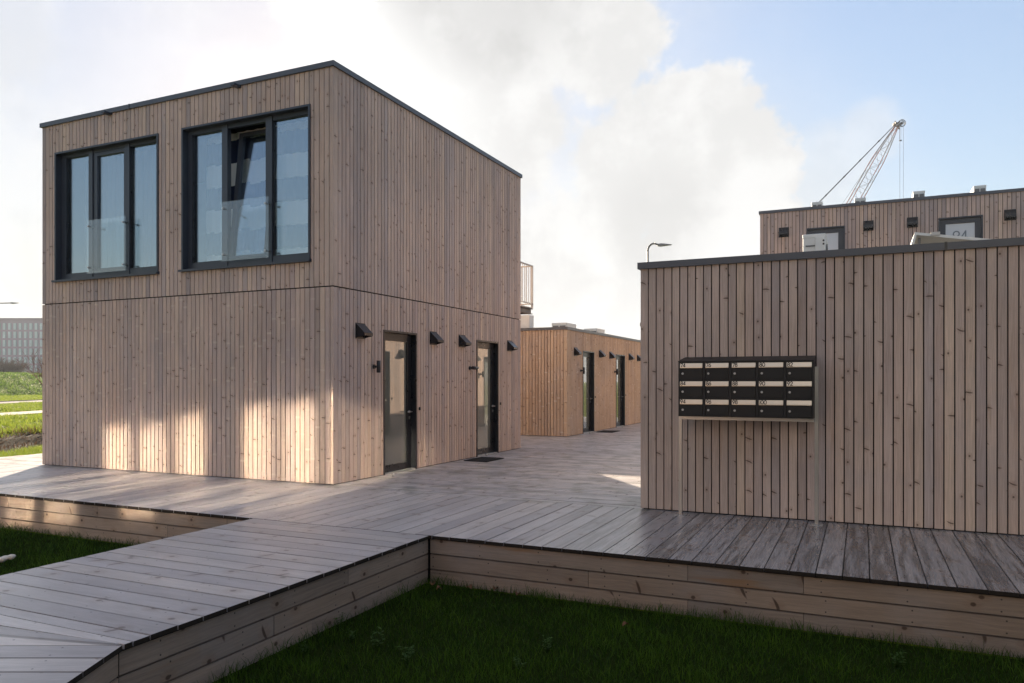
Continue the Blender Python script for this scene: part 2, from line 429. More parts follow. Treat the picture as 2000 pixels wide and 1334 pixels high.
def ring(mb, P, dv, out, a0, a1, d0, d1, z0, z1, l, r, b, t, mi=0):
    if l: pbox(mb, P, dv, out, a0, a0+l, d0, d1, z0, z1, mi)
    if r: pbox(mb, P, dv, out, a1-r, a1, d0, d1, z0, z1, mi)
    if b: pbox(mb, P, dv, out, a0+l, a1-r, d0, d1, z0, z0+b, mi)
    if t: pbox(mb, P, dv, out, a0+l, a1-r, d0, d1, z1-t, z1, mi)

def strokes(ch):
    def arc(cx, cy, rx, ry, a0, a1, n=22): return [(cx+rx*math.cos(R(a0+(a1-a0)*i/n)), cy+ry*math.sin(R(a0+(a1-a0)*i/n))) for i in range(n+1)]
    return {'0': (.74, [arc(.33, .5, .31, .46, 0, 360)]), '1': (.3, [[(.12, .02), (.12, .98)]]),
            '2': (.64, [arc(.29, .70, .26, .26, 165, -38) + [(.04, .04), (.58, .04)]]),
            '4': (.70, [[(.62, .26), (.04, .26), (.46, .96), (.46, .02)]]),
            '6': (.66, [arc(.30, .31, .27, .27, 0, 360), [(.07, .45), (.40, .98)]]),
            '7': (.62, [[(.03, .95), (.56, .95), (.2, .02)]]),
            '8': (.66, [arc(.3, .735, .21, .22, 0, 360), arc(.3, .28, .26, .26, 0, 360)]),
            '9': (.66, [arc(.30, .69, .27, .27, 0, 360), [(.53, .55), (.20, .02)]])}[ch]
def number(name, text, P, dv, out, a, dep, z, h, mat, parent, th=.1):
    mb = MB(); x = a; th *= h
    for ch in text:
        w, st = strokes(ch)
        for pl in st:
            for (p, q) in zip(pl[:-1], pl[1:]):
                dx, dz = (q[0]-p[0])*h, (q[1]-p[1])*h; l = math.hypot(dx, dz)
                if l < 1e-6: continue
                ux, uz = dx/l, dz/l; nx, nz = -uz*th/2, ux*th/2; e = th*.3
                cs = [(p[0]*h-ux*e+nx, p[1]*h-uz*e+nz), (p[0]*h-ux*e-nx, p[1]*h-uz*e-nz), (q[0]*h+ux*e-nx, q[1]*h+uz*e-nz), (q[0]*h+ux*e+nx, q[1]*h+uz*e+nz)]
                jit = rng.uniform(0, .0004)
                mb.poly([P(x+c[0], dep-jit, z+c[1]) for c in cs])
        x += w*h*1.06
    return mb.build(name, mat, parent)

def door(S, f, a0, a1, z0, z1, film, hinge_left=True, num=None, numz=1.95, depth=.085, bell=True):
    P, dv, out = S.fr(f)
    mb = MB(); t = .03
    ring(mb, P, dv, out, a0, a1, -.012, .16, z0, z1, t, t, 0, t)
    fr_ = mb                                        # becomes the frame
    leaf = MB(); L0, L1, zb, zt = a0+t+.002, a1-t-.002, z0+.02, z1-t-.002
    sw = .125
    ring(leaf, P, dv, out, L0, L1, depth, depth+.06, zb, zt, sw, sw, .11, .12)
    pbox(leaf, P, dv, out, L0+.02, L1-.02, depth-.006, depth, zt-.035, zt-.015)
    d = leaf.build('door', M['black'] if f != 'S' else M['anth'], S.root)
    fr_.build('frame', M['black'] if f != 'S' else M['anth'], d)
    mb = MB(); pbox(mb, P, dv, out, L0+sw-.005, L1-sw+.005, depth+.02, depth+.045, zb+.105, zt-.115); mb.build('pane', film, d)
    mb = MB(); pbox(mb, P, dv, out, a0+t, a1-t, .0, depth+.05, z0+.002, z0+.018); mb.build('threshold', M['galv'], d)
    ah = L1-.06 if hinge_left else L0+.06; sg = -1 if hinge_left else 1
    mb = MB(); hz = z0+.95
    mb.tube(P(ah, depth, hz), P(ah, depth-.008, hz), .026, n=16)
    mb.tube(P(ah, depth-.008, hz), P(ah, depth-.055, hz), .0095)
    mb.tube(P(ah-sg*.008, depth-.052, hz), P(ah+sg*.125, depth-.052, hz), .0095)
    mb.build('handle', M['steel'], d)
    mb = MB(); mb.tube(P(ah, depth, hz-.09), P(ah, depth-.012, hz-.09), .017, n=12); pbox(mb, P, dv, out, ah-.011, ah+.011, depth-.01, depth, hz-.125, hz-.09); mb.build('lock', M['steel'], d)
    if num: number('door_number', num, P, dv, out, (L0+L1)/2-.145, depth+.017, z0+numz, .225, M['greyink'], d, .13)
    if bell:
        mb = MB(); ab = a1+.09 if hinge_left else a0-.09
        pbox(mb, P, dv, out, ab-.018, ab+.018, -.02, 0, z0+.97, z0+1.02); mb.build('doorbell', M['black'], S.root)
    return d

def vent(S, f, a, z, w=.21, h=.205, dep=.15):
    """rain hood over a wall vent: wedge open below, a is its left edge"""
    P, dv, out = S.fr(f); mb = MB()
    pbox(mb, P, dv, out, a-.012, a+w+.012, -.006, 0, z-h-.012, z+.012)
    A = [P(a, -.006, z), P(a, -.006, z-h), P(a, -dep, z-h*.86), P(a, -dep, z-h*.66)]
    D = dv*w
    t = .004
    B = [p + D for p in A]
    mb.poly([A[0], A[3], B[3], B[0]][::-1]); mb.poly([A[3], A[2], B[2], B[3]][::-1])
    mb.poly([A[0], A[1], A[2], A[3]]); mb.poly([B[3], B[2], B[1], B[0]])
    for k in range(4):
        q = a + .02 + k*(w-.04)/4
        pbox(mb, P, dv, out, q, q+.03, -.02, -.006, z-h+.01, z-h+.06)
    return mb.build('vent_hood', M['black'], S.root)

def wall_lamp(S, f, a, z, flat=False):
    P, dv, out = S.fr(f); mb = MB()
    mb.tube(P(a, 0, z), P(a, -.022, z), .034, n=14); mb.tube(P(a, -.022, z), P(a, -.06, z), .016)
    if not flat: mb.tube(P(a, -.088, z-.09), P(a, -.088, z+.09), .031, n=18)
    else: mb.tube(P(a-.04, -.088, z), P(a+.15, -.088, z), .031, n=18)
    return mb.build('wall_lamp', M['black'], S.root)

def sweep_uv_cloth(name, mat, u0, u1, v, z0, z1, amp, lam, step, seed):
    r = random.Random(seed); n = int((u1-u0)/.012); V = []; F = []; UV = []
    ph = 0; off = 0; k = 0
    cols = []
    for i in range(n+1):
        u = u0+(u1-u0)*i/n; ph += .012/lam*2*math.pi*r.uniform(.7, 1.3)
        if ph > 2*math.pi*(k+1): k += 1; off = r.uniform(-step, step)
        cols.append((u, v + amp*math.sin(ph) + amp*.35*math.sin(ph*.37+1), off))
    nz = 10
    for u, vv, of in cols:
        for j in range(nz+1):
            z = z0+(z1-z0)*j/nz; V.append((u, vv+.01*math.sin(z*2+u*3), z)); UV.append((u, z+of-z0))
    for i in range(n):
        for j in range(nz): a = i*(nz+1)+j; F.append((a, a+nz+1, a+nz+2, a+1))
    me = bpy.data.meshes.new(name); me.from_pydata(V, [], F); me.materials.append(mat)
    ul = me.uv_layers.new(name='UVMap'); ul.data.foreach_set('uv', [c for l in me.loops for c in UV[l.vertex_index]])
    me.polygons.foreach_set('use_smooth', [True]*len(F))
    o = bpy.data.objects.new(name, me); COL.objects.link(o); return o

# ------------------------------------------------------------------ buildings
VA, UA = 8.614, -6.696
HA, HS = 5.918, 2.785
def doors_of(v0, mods, f, L):
    out = []
    for k in range(mods):
        a, b = 1.231+3.125*k, 2.191+3.125*k
        out.append((a, b, .0, 2.245) if f == 'E' else (L-b, L-a, .0, 2.245))
    return out
AU0, AV1 = UA-6.22, VA+6.433
LWo, RWo = (-12.566-AU0, -10.091-AU0, 3.165, 5.365), (-9.581-AU0, -7.087-AU0, 3.165, 5.375)
A = Site('two_storey_timber_house', 'two storey timber clad house with two big upper windows, left of the alley', AU0, UA, VA, AV1, HA,
         [(.012, HS-.012), (HS+.006, HA-.068)],
         {'S': (M['cladb'], M['clad']), 'E': (M['clad'], M['clad']), 'N': M['clad'], 'W': M['clad']},
         {'S': [LWo, RWo], 'E': doors_of(VA, 2, 'E', 0)})
for k, fl in ((0, False), (1, True)):
    s = 3.125*k
    door(A, 'E', 1.231+s, 2.191+s, 0, 2.245, M['film'])
    vent(A, 'E', .53+s, 2.293); vent(A, 'E', 2.63+s, 2.293)
wall_lamp(A, 'E', .975, 1.672); wall_lamp(A, 'E', 4.07, 1.70, True)
# overflow spouts under the roof trim, trim joint
P, dv, out = A.fr('S')
mb = MB(); pbox(mb, P, dv, out, 2.19-.012, 2.19+.012, -.034, .05, HA-.074, HA+.003); mb.build('trim_joint', M['black'], A.root)
for a in (1.72, 4.50):
    mb = MB(); pbox(mb, P, dv, out, a-.04, a+.04, -.14, .01, HA-.105, HA-.075); mb.build('overflow_spout', M['anth'], A.root)

def big_window(S, o, seg, name_open=False, pane_mat='glass'):
    """o = opening (a0,a1,z0,z1); seg = glass edges along the facade (8 numbers: g1 l r, sash l r, g2 l r, g3 l r)"""
    P, dv, out = S.fr('S'); a0, a1, z0, z1 = o
    mb = MB(); D0, D1 = .085, .15
    zb, zt = z0+.035, z1-.03
    gl1, gr1, sl, sr, gl2, gr2, gl3, gr3 = seg
    gb, gt = 3.285, 5.285
    pbox(mb, P, dv, out, a0+.03, gl1, D0, D1, zb, zt); pbox(mb, P, dv, out, gr3, a1-.03, D0, D1, zb, zt)
    pbox(mb, P, dv, out, gr1, sl, D0-.012, D1, zb, zt); pbox(mb, P, dv, out, sr, gl3, D0-.012, D1, zb, zt)
    for x0, x1 in ((gl1, gr1), (sl, sr), (gl3, gr3)):
        pbox(mb, P, dv, out, x0, x1, D0, D1, zb, gb); pbox(mb, P, dv, out, x0, x1, D0, D1, gt, zt)
    w = mb.build('window', M['anth'], S.root)
    mb = MB(); ring(mb, P, dv, out, a0, a1, -.022, .155, z0+.02, z1, .03, .03, 0, .03); mb.build('surround', M['anth'], w)
    mb = MB()
    pts = [(-.06, z0+.01), (-.06, z0-.022), (.0, z0-.022), (.0, z0-.002), (.155, z0-.002), (.155, z0+.035), (.08, z0+.035)]
    mb.prism([P(a0-.025, d, z) for d, z in pts], dv*(a1-a0+.04)); mb.build('sill', M['anth'], w)
    for x0, x1 in ((gl1, gr1), (gl3, gr3)):
        mb = MB(); pbox(mb, P, dv, out, x0-.004, x1+.004, .125, .137, gb-.004, gt+.004); mb.build('pane', M[pane_mat], w)
        mb = MB(); ring(mb, P, dv, out, x0, x1, D0+.012, .124, gb, gt, .012, .012, .012, .012); mb.build('bead', M['black'], w)
    # opening sash, hinged below
    mb = MB(); a, b = sl+.004, sr-.004; q0, q1 = gb+.004, gt-.004
    ring(mb, P, dv, out, a, b, D0+.006, D1+.004, q0, q1, gl2-a, b-gr2, .05, .06)
    sash = mb.build('sash', M['anth'], w)
    mb = MB(); pbox(mb, P, dv, out, gl2-.004, gr2+.004, .125, .137, q0+.046, q1-.056); pane = mb.build('pane', M[pane_mat], w)
    if name_open:
        for o_ in (sash, pane):
            piv = P(0, D1, q0); loc = wm(w).inverted() @ piv
            T = Matrix.Translation(loc) @ Matrix.Rotation(R(-6.5), 4, 'X') @ Matrix.Translation(-loc)
            o_.matrix_basis = T @ o_.matrix_basis
    return w, P, dv, out
def S_(*a): return tuple(x-AU0 for x in a)
segL = S_(-12.415, -11.83, -11.735, -10.955, -11.639, -10.999, -10.85, -10.237)
segR = S_(-9.470, -8.838, -8.726, -7.978, -8.65, -8.04, -7.859, -7.189)
for o, seg, op, bal in ((LWo, segL, False, S_(-11.768, -10.837)), (RWo, segR, True, S_(-8.776, -7.853))):
    w, P, dv, out = big_window(A, o, seg, op)
    zb, zt = (3.247, 4.135) if not op else (3.257, 4.149)
    mb = MB(); pbox(mb, P, dv, out, bal[0], bal[1], -.012, .003, zb, zt); mb.build('balustrade', M['clear'], w)
    for a in (bal[0]+.05, bal[1]-.05):
        for z in (zb+.1, zt-.1):
            mb = MB(); mb.tube(P(a, -.024, z), P(a, .075, z), .009); mb.tube(P(a, -.026, z), P(a, -.0125, z), .019, n=14); mb.build('bolt', M['steel'], w)
c = sweep_uv_cloth('curtain', M['curtain'], -9.50, -7.15, VA+.40, 3.12, 5.33, .011, .19, .022, 3)
tag(c, 'blue and white striped curtain behind the window with the tilted open sash', 'curtain')
c = sweep_uv_cloth('curtain', M['sheer'], -12.47, -10.2, VA+.45, 3.12, 5.33, .018, .11, 0, 5)
tag(c, 'plain pale curtain behind the closed upper window', 'curtain')

BU, BV, HB = -2.285, 8.494, 2.80
def w_ops(v0, v1, mods): return doors_of(v0, mods, 'W', v1-v0)
B1 = BV+9.42
B = Site('single_storey_timber_house', 'single storey timber clad block behind the black mailboxes', BU, BU+9.4, BV, B1, HB, [(.012, HB-.068)],
         {'S': M['clad'], 'E': M['clad'], 'N': M['clad'], 'W': M['clad']}, {'W': w_ops(BV, B1, 3)})
LB = B1-BV
for k in range(3):
    s = 3.125*k
    door(B, 'W', LB-2.191-s, LB-1.231-s, 0, 2.245, M['film'], hinge_left=False)
    vent(B, 'W', LB-.53-s-.21, 2.293); vent(B, 'W', LB-2.63-s-.21, 2.293); wall_lamp(B, 'W', LB-.975-s, 1.672)
P, dv, out = B.fr('S')
mb = MB(); pbox(mb, P, dv, out, 3.03-.012, 3.03+.012, -.034, .05, HB-.074, HB+.003); mb.build('trim_joint', M['black'], B.root)

CU, CV = -2.4235, 20.945
C1 = CV+6.43
cdo = [(-1.287-CU, -.376-CU, 3.12, 5.372), (1.683-CU, 2.604-CU, 3.12, 5.372), (4.81-CU, 5.73-CU, 3.12, 5.372)]
Cb = Site('two_storey_timber_house', 'two storey timber clad house with door 94, rising behind the single storey block', CU, CU+9.4, CV, C1, HA,
          [(.012, HS-.012), (HS+.006, HA-.068)], {'S': M['clad'], 'E': M['clad'], 'N': M['clad'], 'W': M['clad']},
          {'S': cdo, 'W': w_ops(CV, C1, 2)})
for i, (a, b, z0, z1) in enumerate(cdo):
    door(Cb, 'S', a, b, z0, z1, M['frost'], hinge_left=False, num='94' if i == 1 else None, numz=1.70, depth=.05, bell=False)
for a in (-1.944, .051, 1.024, 3.038, 4.1, 6.1): vent(Cb, 'S', a-CU, 5.435, w=.213, h=.23)
for k in range(2):
    s = 3.125*k; LC = C1-CV
    door(Cb, 'W', LC-2.191-s, LC-1.231-s, 0, 2.245, M['film'], hinge_left=False)
    vent(Cb, 'W', LC-.53-s-.21, 2.293); vent(Cb, 'W', LC-2.63-s-.21, 2.293); wall_lamp(Cb, 'W', LC-.975-s, 1.672)

DU, DV, HD = -6.973, 18.628, 2.868
D1 = DV+9.42
Db = Site('single_storey_timber_house', 'low warm brown timber block with two glass doors at the far end of the alley', DU-6.22, DU, DV, D1, HD, [(.012, HD-.068)],
          {'S': M['cladw'], 'E': M['cladw'], 'N': M['cladw'], 'W': M['cladw']}, {'E': [(a+.02, b+.03, c_, d_+.045) for a, b, c_, d_ in doors_of(DV, 3, 'E', 0)]})
for k in range(3):
    s = 3.14*k
    a, b = 1.251+3.125*k, 2.221+3.125*k
    door(Db, 'E', a, b, 0, 2.29, M['film'])
    vent(Db, 'E', .548+s, 2.345); vent(Db, 'E', 2.67+s, 2.355); wall_lamp(Db, 'E', 1.08+s, 1.74)

# two neighbours behind the viewpoint: their sunlit fronts and windows throw light back onto the lawn side
E_ = Site('two_storey_timber_house', 'neighbouring two storey timber house behind the viewpoint, facing the tall house', 0, 6.22, 0, 6.433, HA,
          [(.012, HS-.012), (HS+.006, HA-.068)], {'S': M['clad'], 'E': M['clad'], 'N': M['clad'], 'W': M['clad']}, {'S': [LWo, RWo]})
for o, seg in ((LWo, segL), (RWo, segR)): big_window(E_, o, seg, False, 'wavyglass')
EX, EY = -4.72, -1.8
E_.root.location = (*c2w(EX, EY), 0); E_.root.rotation_euler = (0, 0, TH+math.pi)
F_ = Site('single_storey_timber_house', 'neighbouring low timber block behind the viewpoint at the end of the walkway', 0, 9.4, 0, 6.433, HB,
          [(.012, HB-.068)], {'S': M['cladw'], 'E': M['cladw'], 'N': M['cladw'], 'W': M['cladw']})
F_.root.location = (*c2w(5.5, -9.0), 0); F_.root.rotation_euler = (0, 0, TH+math.pi)

G_ = Site('added_shade_block', 'unseen dark metal block added behind the viewpoint to shade the lawn', 0, 14.5, 0, 8., 8.6,  # unseen block, added to keep sky light off the right deck and lawn
          [(.012, 8.53)], {'S': M['anth'], 'E': M['anth'], 'N': M['anth'], 'W': M['anth']})
G_.root.location = (*c2w(13.2, -3.4), 0); G_.root.rotation_euler = (0, 0, TH+math.pi)

# access balcony on the back of the tall house: steel beam, floor, picket rail
bal = MB(); v0b, v1b = AV1+.0, AV1+.72
bal.box(AU0, UA, v0b+.03, v1b-.03, 3.08, 3.10); bal.build('balcony_floor', M['galv'], A.root)
mb = MB()
mb.box(UA-.12, UA-.02, v0b+.03, v1b, 2.955, 2.968); mb.box(UA-.075, UA-.065, v0b+.03, v1b, 2.968, 3.062); mb.box(UA-.12, UA-.02, v0b+.03, v1b, 3.062, 3.076)
mb.box(AU0, UA-.13, v1b-.1, v1b, 2.96, 3.076); mb.build('balcony_beam', M['anth'], A.root)
mb = MB(); ux = UA-.03
for z in (3.185, 4.035): mb.box(ux-.02, ux+.02, v0b+.03, v1b, z-.012, z+.012)
for i in range(7): y = v0b+.06+i*(v1b-v0b-.08)/6; mb.box(ux-.006, ux+.006, y-.006, y+.006, 3.198, 4.022)
mb.box(ux-.02, ux+.02, v1b-.04, v1b, 3.10, 4.023)
for z in (3.185, 4.035): mb.box(AU0, ux-.022, v1b-.04, v1b, z-.012, z+.012)
x = AU0+.1
while x < ux-.08: mb.box(x-.006, x+.006, v1b-.026, v1b-.014, 3.198, 4.022); x += .11
mb.build('balcony_railing', M['galv'], A.root)
mb = MB(); mb.box(AU0+.6, UA-.2, v1b-.1, v1b-.03, .0, 2.95); 
mb = MB()
for x in (AU0+.2, UA-.6): mb.box(x-.05, x+.05, v1b-.13, v1b-.03, 0, 2.955)
mb.build('balcony_post', M['galv'], A.root)

# ------------------------------------------------------------------ roof equipment
def ac_unit(loc, rz, label, group=None, w=.8, d=.3, h=.55):
    t = thing('air_conditioner', label, 'air conditioner', loc, group); t.rotation_euler = (0, 0, rz)
    def B_(name, mb, m, bev=0):
        o = mb.build(name, m, None, bev); o.parent = t; return o
    mb = MB(); mb.box(-w/2, w/2, -d/2, d/2, .06, h); mb.box(-w/2-.004, w/2+.004, -d/2-.004, d/2+.004, h-.05, h+.012); B_('casing', mb, M['white'], .012)
    mb = MB()
    if w < .5:
        for x0, x1 in ((-w*.42, -w*.04), (w*.04, w*.42)): mb.box(x0, x1, -d/2-.010, -d/2-.0045, .10, h-.07)
        B_('grille_panel', mb, M['grill']); mb = MB()
        for x in (-w*.32, w*.32): mb.box(x-.03, x+.03, -d/2-.03, d/2+.03, 0, .059)
        B_('foot', mb, M['black']); return t
    cx = -.1*w/.8; r = min(h*.42, w*.36)
    for k in range(1, 8):
        rr = r*k/7
        for i in range(24):
            a0, a1 = 2*math.pi*i/24, 2*math.pi*(i+1)/24
            mb.tube((cx+rr*math.cos(a0), -d/2-.012, .06+h*.47+rr*math.sin(a0)), (cx+rr*math.cos(a1), -d/2-.012, .06+h*.47+rr*math.sin(a1)), .0035, n=4, caps=False)
    for i in range(8):
        a0 = 2*math.pi*i/8; mb.tube((cx, -d/2-.012, .06+h*.47), (cx+r*math.cos(a0), -d/2-.012, .06+h*.47+r*math.sin(a0)), .004, n=4)
    mb.tube((cx, -d/2-.006, .06+h*.47), (cx, -d/2-.0045, .06+h*.47), r, n=32)
    B_('fan_grille', mb, M['grill'])
    mb = MB()
    for k in range(9): mb.box(-w/2+.06, w/2-.06, d/2, d/2+.012, .12+k*(h-.2)/9, .12+k*(h-.2)/9+.02)
    for k in range(7): mb.box(-w/2-.010, -w/2-.0045, -d/2+.04, d/2-.04, .12+k*(h-.2)/7, .12+k*(h-.2)/7+.02)
    B_('coil_grille', mb, M['grill'])
    mb = MB()
    for x in (-w*.32, w*.32): mb.box(x-.03, x+.03, -d/2-.03, d/2+.03, 0, .059)
    B_('foot', mb, M['black'])
    return t
RG = 'air conditioners along the far roof'
for (u, lab) in ((-1.09, 'air conditioner on the far roof nearest its left end, below the crane cable'), (-.03, 'air conditioner on the far roof at the foot of the crane boom'),
                 (1.345, 'air conditioner on the far roof between the boom and the door numbered 94'), (2.69, 'air conditioner on the far roof farthest right, beyond door 94')):
    ac_unit((u, 22.55, HA-.05), 0, lab, RG, w=.27, d=.8, h=.42 if u < 0 else .46)
u = ac_unit((-.63, 12.4, HB-.05), R(90), 'large white air conditioner with a cable and slot, on the roof above the mailboxes', None, .8, .31, .85)
mb = MB()
# what the photo shows on its near end: recessed grip, valve cover, dark sockets, cable
ex = -.4
mb.box(ex-.02, ex-.001, -.10, .0, .58, .60); o = mb.build('grip', M['grill'], None); o.parent = u
mb = MB(); mb.box(ex-.045, ex-.001, -.145, -.015, .55, .80); o = mb.build('valve_cover', M['white'], None, .008); o.parent = u
mb = MB()
for z in (.70, .75): mb.tube((ex-.05, -.13, z), (ex-.044, -.13, z), .014, n=12)
o = mb.build('socket', M['black'], None); o.parent = u
mb = MB(); mb.path([(ex-.02, -.08, .56), (ex-.03, -.09, .45), (ex-.03, -.06, .3), (ex-.02, -.1, .05)], .007); o = mb.build('cable', M['black'], None); o.parent = u
ac_unit((-7.85, 20.75, HD-.05), 0, 'air conditioner on the low block roof above its near corner', 'air conditioners on the low block', .46, .8, .29)
ac_unit((-8.08, 24.2, HD-.05), 0, 'air conditioner on the low block roof farther down the alley', 'air conditioners on the low block', .46, .8, .35)
ac_unit((-8.57, 19.1, HD-.05), 0, 'dark grilled air conditioner under the steel balcony', None, .8, .3, .42)
# small roof vent pipe next to it
mb = MB(); mb.tube((-1.07, 12.4, HB-.06), (-1.07, 12.4, HB+.47), .022, n=12); mb.tube((-1.07, 12.4, HB+.47), (-1.07, 12.4, HB+.53), .035, n=12)
tag(mb.build('vent_pipe', M['black']), 'thin dark vent pipe on the roof left of the white air conditioner', 'pipe')
# tilted white edged panel
pn = thing('solar_panel', 'tilted white edged panel on the roof in front of door 94', 'solar panel', (.6, 12.2, HB-.05))
def Tp(x, y, z): return (.6+x, 12.2+y, HB-.05+z)
mb = MB(); a = [Tp(0, -.5, .50), Tp(.06, -.5, .73), Tp(1.75, -.5, .42), Tp(1.75, -.5, .38), Tp(.085, -.5, .69), Tp(.03, -.5, .49)]
mb.prism(a, (0, 1.0, 0)); mb.build('panel', M['white'], pn)
mb = MB()
for y in (-.42, .42): mb.path([Tp(.12, y, 0), Tp(.12, y, .66)], .015); mb.path([Tp(1.6, y, 0), Tp(1.6, y, .40)], .015); mb.path([Tp(.12, y, .02), Tp(1.6, y, .02)], .015)
mb.build('support', M['galv'], pn)
mb = MB(); mb.box(*[.6+.25, .6+.36], 12.2-.52, 12.2-.501, HB+.615, HB+.66); mb.build('clamp', M['galv'], pn)

# ------------------------------------------------------------------ mailboxes
mbk = thing('mailbox_stand', 'black bank of fifteen mailboxes with pale number plates on two steel posts', 'mailbox', (-1.1, 8.28, 0))
u0, u1, vf, vb, zb, zt = -1.765, -.43, 8.085, 8.44, 1.082, 1.655
def PM(a, dep, z): return Vector((u0+a, vf+dep, z))
X3, O3 = Vector((1, 0, 0)), Vector((0, -1, 0))
mb = MB(); t = .016
mb.box(u0, u1, vf+.02, vb, zb, zt)
mb.prism([(u0-.003, vf-.006, zt+.001), (u0-.003, vb, zt+.001), (u0-.003, vb, zt+.062), (u0-.003, vf-.006, zt+.01)][::-1], (u1-u0+.006, 0, 0))
W5, H3 = (u1-u0)/5, (zt-zb)/3
for i in range(6):
    x = u0 + i*W5; xa = max(x-.0145, u0); xb = min(x+.0145, u1); mb.box(xa, xb, vf, vf+.0195, zb, zt)
for j in range(4):
    z = zb + j*H3; za = max(z-.009, zb); zc = min(z+.009, zt)
    for i in range(5): mb.box(u0+i*W5+.0146, u0+(i+1)*W5-.0146, vf+.001, vf+.0195, za, zc)
mb.build('cabinet', M['blackmat'], mbk)
NUM = [['74', '76', '78', '80', '82'], ['84', '86', '88', '90', '92'], ['94', '96', '98', '100', '']]
for r in range(3):
    for c_ in range(5):
        a0, a1 = c_*W5+.017, (c_+1)*W5-.017; z1 = zt-r*H3-.011; z0 = zt-(r+1)*H3+.011
        mb = MB(); pbox(mb, PM, X3, O3, a0, a1, .004, .0195, z0, z1-.056)
        m = mb.build('mailbox', M['blackmat'], mbk, .002)
        m['label'] = ('mailbox with %s on its plate' % NUM[r][c_]) if NUM[r][c_] else 'mailbox with a blank plate'
        mb = MB(); zp = z1-.052   # flap tips out a little at its foot
        mb.prism([PM(a0, .004, z1-.002), PM(a0, -.004, zp+.008), PM(a0, -.004, zp), PM(a0, .016, zp), PM(a0, .016, z1-.002)], X3*(a1-a0))
        mb.build('name_plate', M['plate'], m)
        if NUM[r][c_]:
            PN = lambda a, dep, z: Vector((u0+a, vf+.004-.008*((z1-.002)-z)/(z1-.002-zp-.008)-.0012+dep, z))
            number('number', NUM[r][c_], PN, X3, O3, a0+.006, 0, zp+.009, .039, M['ink'], m, .18)
        mb = MB(); mb.tube(PM(a0+.028, .004, z0+.058), PM(a0+.028, -.006, z0+.058), .0115, n=14); mb.build('lock', M['galv'], m)
for x in (u0-.037, u1+.001):
    mb = MB(); mb.box(x, x+.036, 8.262, 8.298, .006, 1.60)
    p = mb.build('post', M['steel'], mbk, .002)
    mb = MB(); mb.box(x-.04, x+.076, 8.222, 8.338, .0, .0055); mb.build('base_plate', M['galv'], p)
mb = MB(); mb.box(u0, u1, 8.17, 8.39, 1.045, zb-.001); mb.build('rail', M['steel'], mbk)

# ------------------------------------------------------------------ decks
EV = 6.196; GZ = -.45
def deck_boards(mb, o, along, across, length, width, pitch, th=.028, gap=.0055, maxlen=None, z=0., phase=0.):
    o, al, ac = Vector(o), Vector((*along, 0)), Vector((*across, 0)); s = -phase
    while s < width-.01:
        a, b = max(s, 0), min(s+pitch-gap, width); s += pitch
        if b-a < .01: continue
        x = 0.
        while x < length-.01:
            L = length-x if not maxlen else min(length-x, maxlen*rng.uniform(.75, 1.25))
            if length-x-L < .5: L = length-x
            bid = rng.random(); dz = rng.uniform(-.0015, .0015)
            mb.obox(o + ac*a + al*x + Vector((0, 0, z-th+dz)), ac, (0, 0, 1), al, b-a, th, L-(.003 if x+L < length-.01 else 0), bid, end_mi=1, off=rng.uniform(0, 40))
            x += L
DL, DR = -14.95, 9.4
mb = MB()
deck_boards(mb, (DL, EV, 0), (0, 1), (1, 0), 8.515-EV, DR-DL, .1864, gap=.0075, phase=(.1864-((.061-DL) % .1864)) % .1864)
deck_boards(mb, (DL, 8.522, 0), (1, 0), (0, 1), DR-DL, 29.5-8.522, .145, gap=.008, maxlen=4.2)
structure(mb.build('deck', [M['deck'], M['endgrain']]))
mb = MB(); mb.box(DL+.03, DR-.03, EV+.03, 29.47, -.14, -.036); mb.box(DL+.005, DR-.005, EV+.005, 29.49, -.0345, -.0305); structure(mb.build('deck_underlay', M['dark']))

def skirt(mb, p, q, z1=-.035, n=3, h=.146, gap=.009, th=.026, joints=None, extend=True):
    """planks on the line p->q, outside is to the right of the direction"""
    p, q = Vector((*p, 0)), Vector((*q, 0)); d = (q-p).normalized(); L = (q-p).length; inn = Vector((-d.y, d.x, 0))
    for k in range(n):
        zt_ = z1-k*h; x = 0.; first = True
        while x < L-.01:
            l = rng.uniform(1.5, 2.6) if not first else rng.uniform(.9, 2.4); first = False
            if joints and joints.get(k):
                js = [j for j in joints[k] if j > x+.01]; l = (js[0]-x) if js else L-x
            l = min(l, L-x); l = L-x if L-x-l < .3 else l
            mb.obox(p + d*x + inn*rng.uniform(.0, .003) + Vector((0, 0, zt_-h+gap)), Vector((0, 0, 1)), inn, d, h-gap, th, l-.003, rng.random(), end_mi=1, off=rng.uniform(0, 40))
            x += l
K0, K1 = -5.856, -3.70
KV = 2.92
mb = MB(); sv = EV+.02
skirt(mb, (DL, sv), (K0-.0, sv)); 
skirt(mb, (K1+.0, sv), (DR, sv), joints={0: [2.42, 3.30], 1: [1.57], 2: [2.42, 3.30]})
structure(mb.build('deck_skirt', [M['skirt'], M['endgrain']]))
mb = MB(); skirt(mb, (DL+.02, 29.4), (DL+.02, EV+.05)); structure(mb.build('deck_skirt', [M['skirt'], M['endgrain']]))
mb = MB(); mb.box(DL+.06, DR-.1, sv+.03, 29.4, GZ-.1, -.15); structure(mb.build('deck_footing', M['dark']))

# walkway: straight leg along the grid, then it swings towards the viewpoint
mb = MB(); Wk = K1-K0
deck_boards(mb, (K0, EV-.004, 0), (1, 0), (0, -1), Wk, EV-.004-KV-.07, .1935, gap=.008)
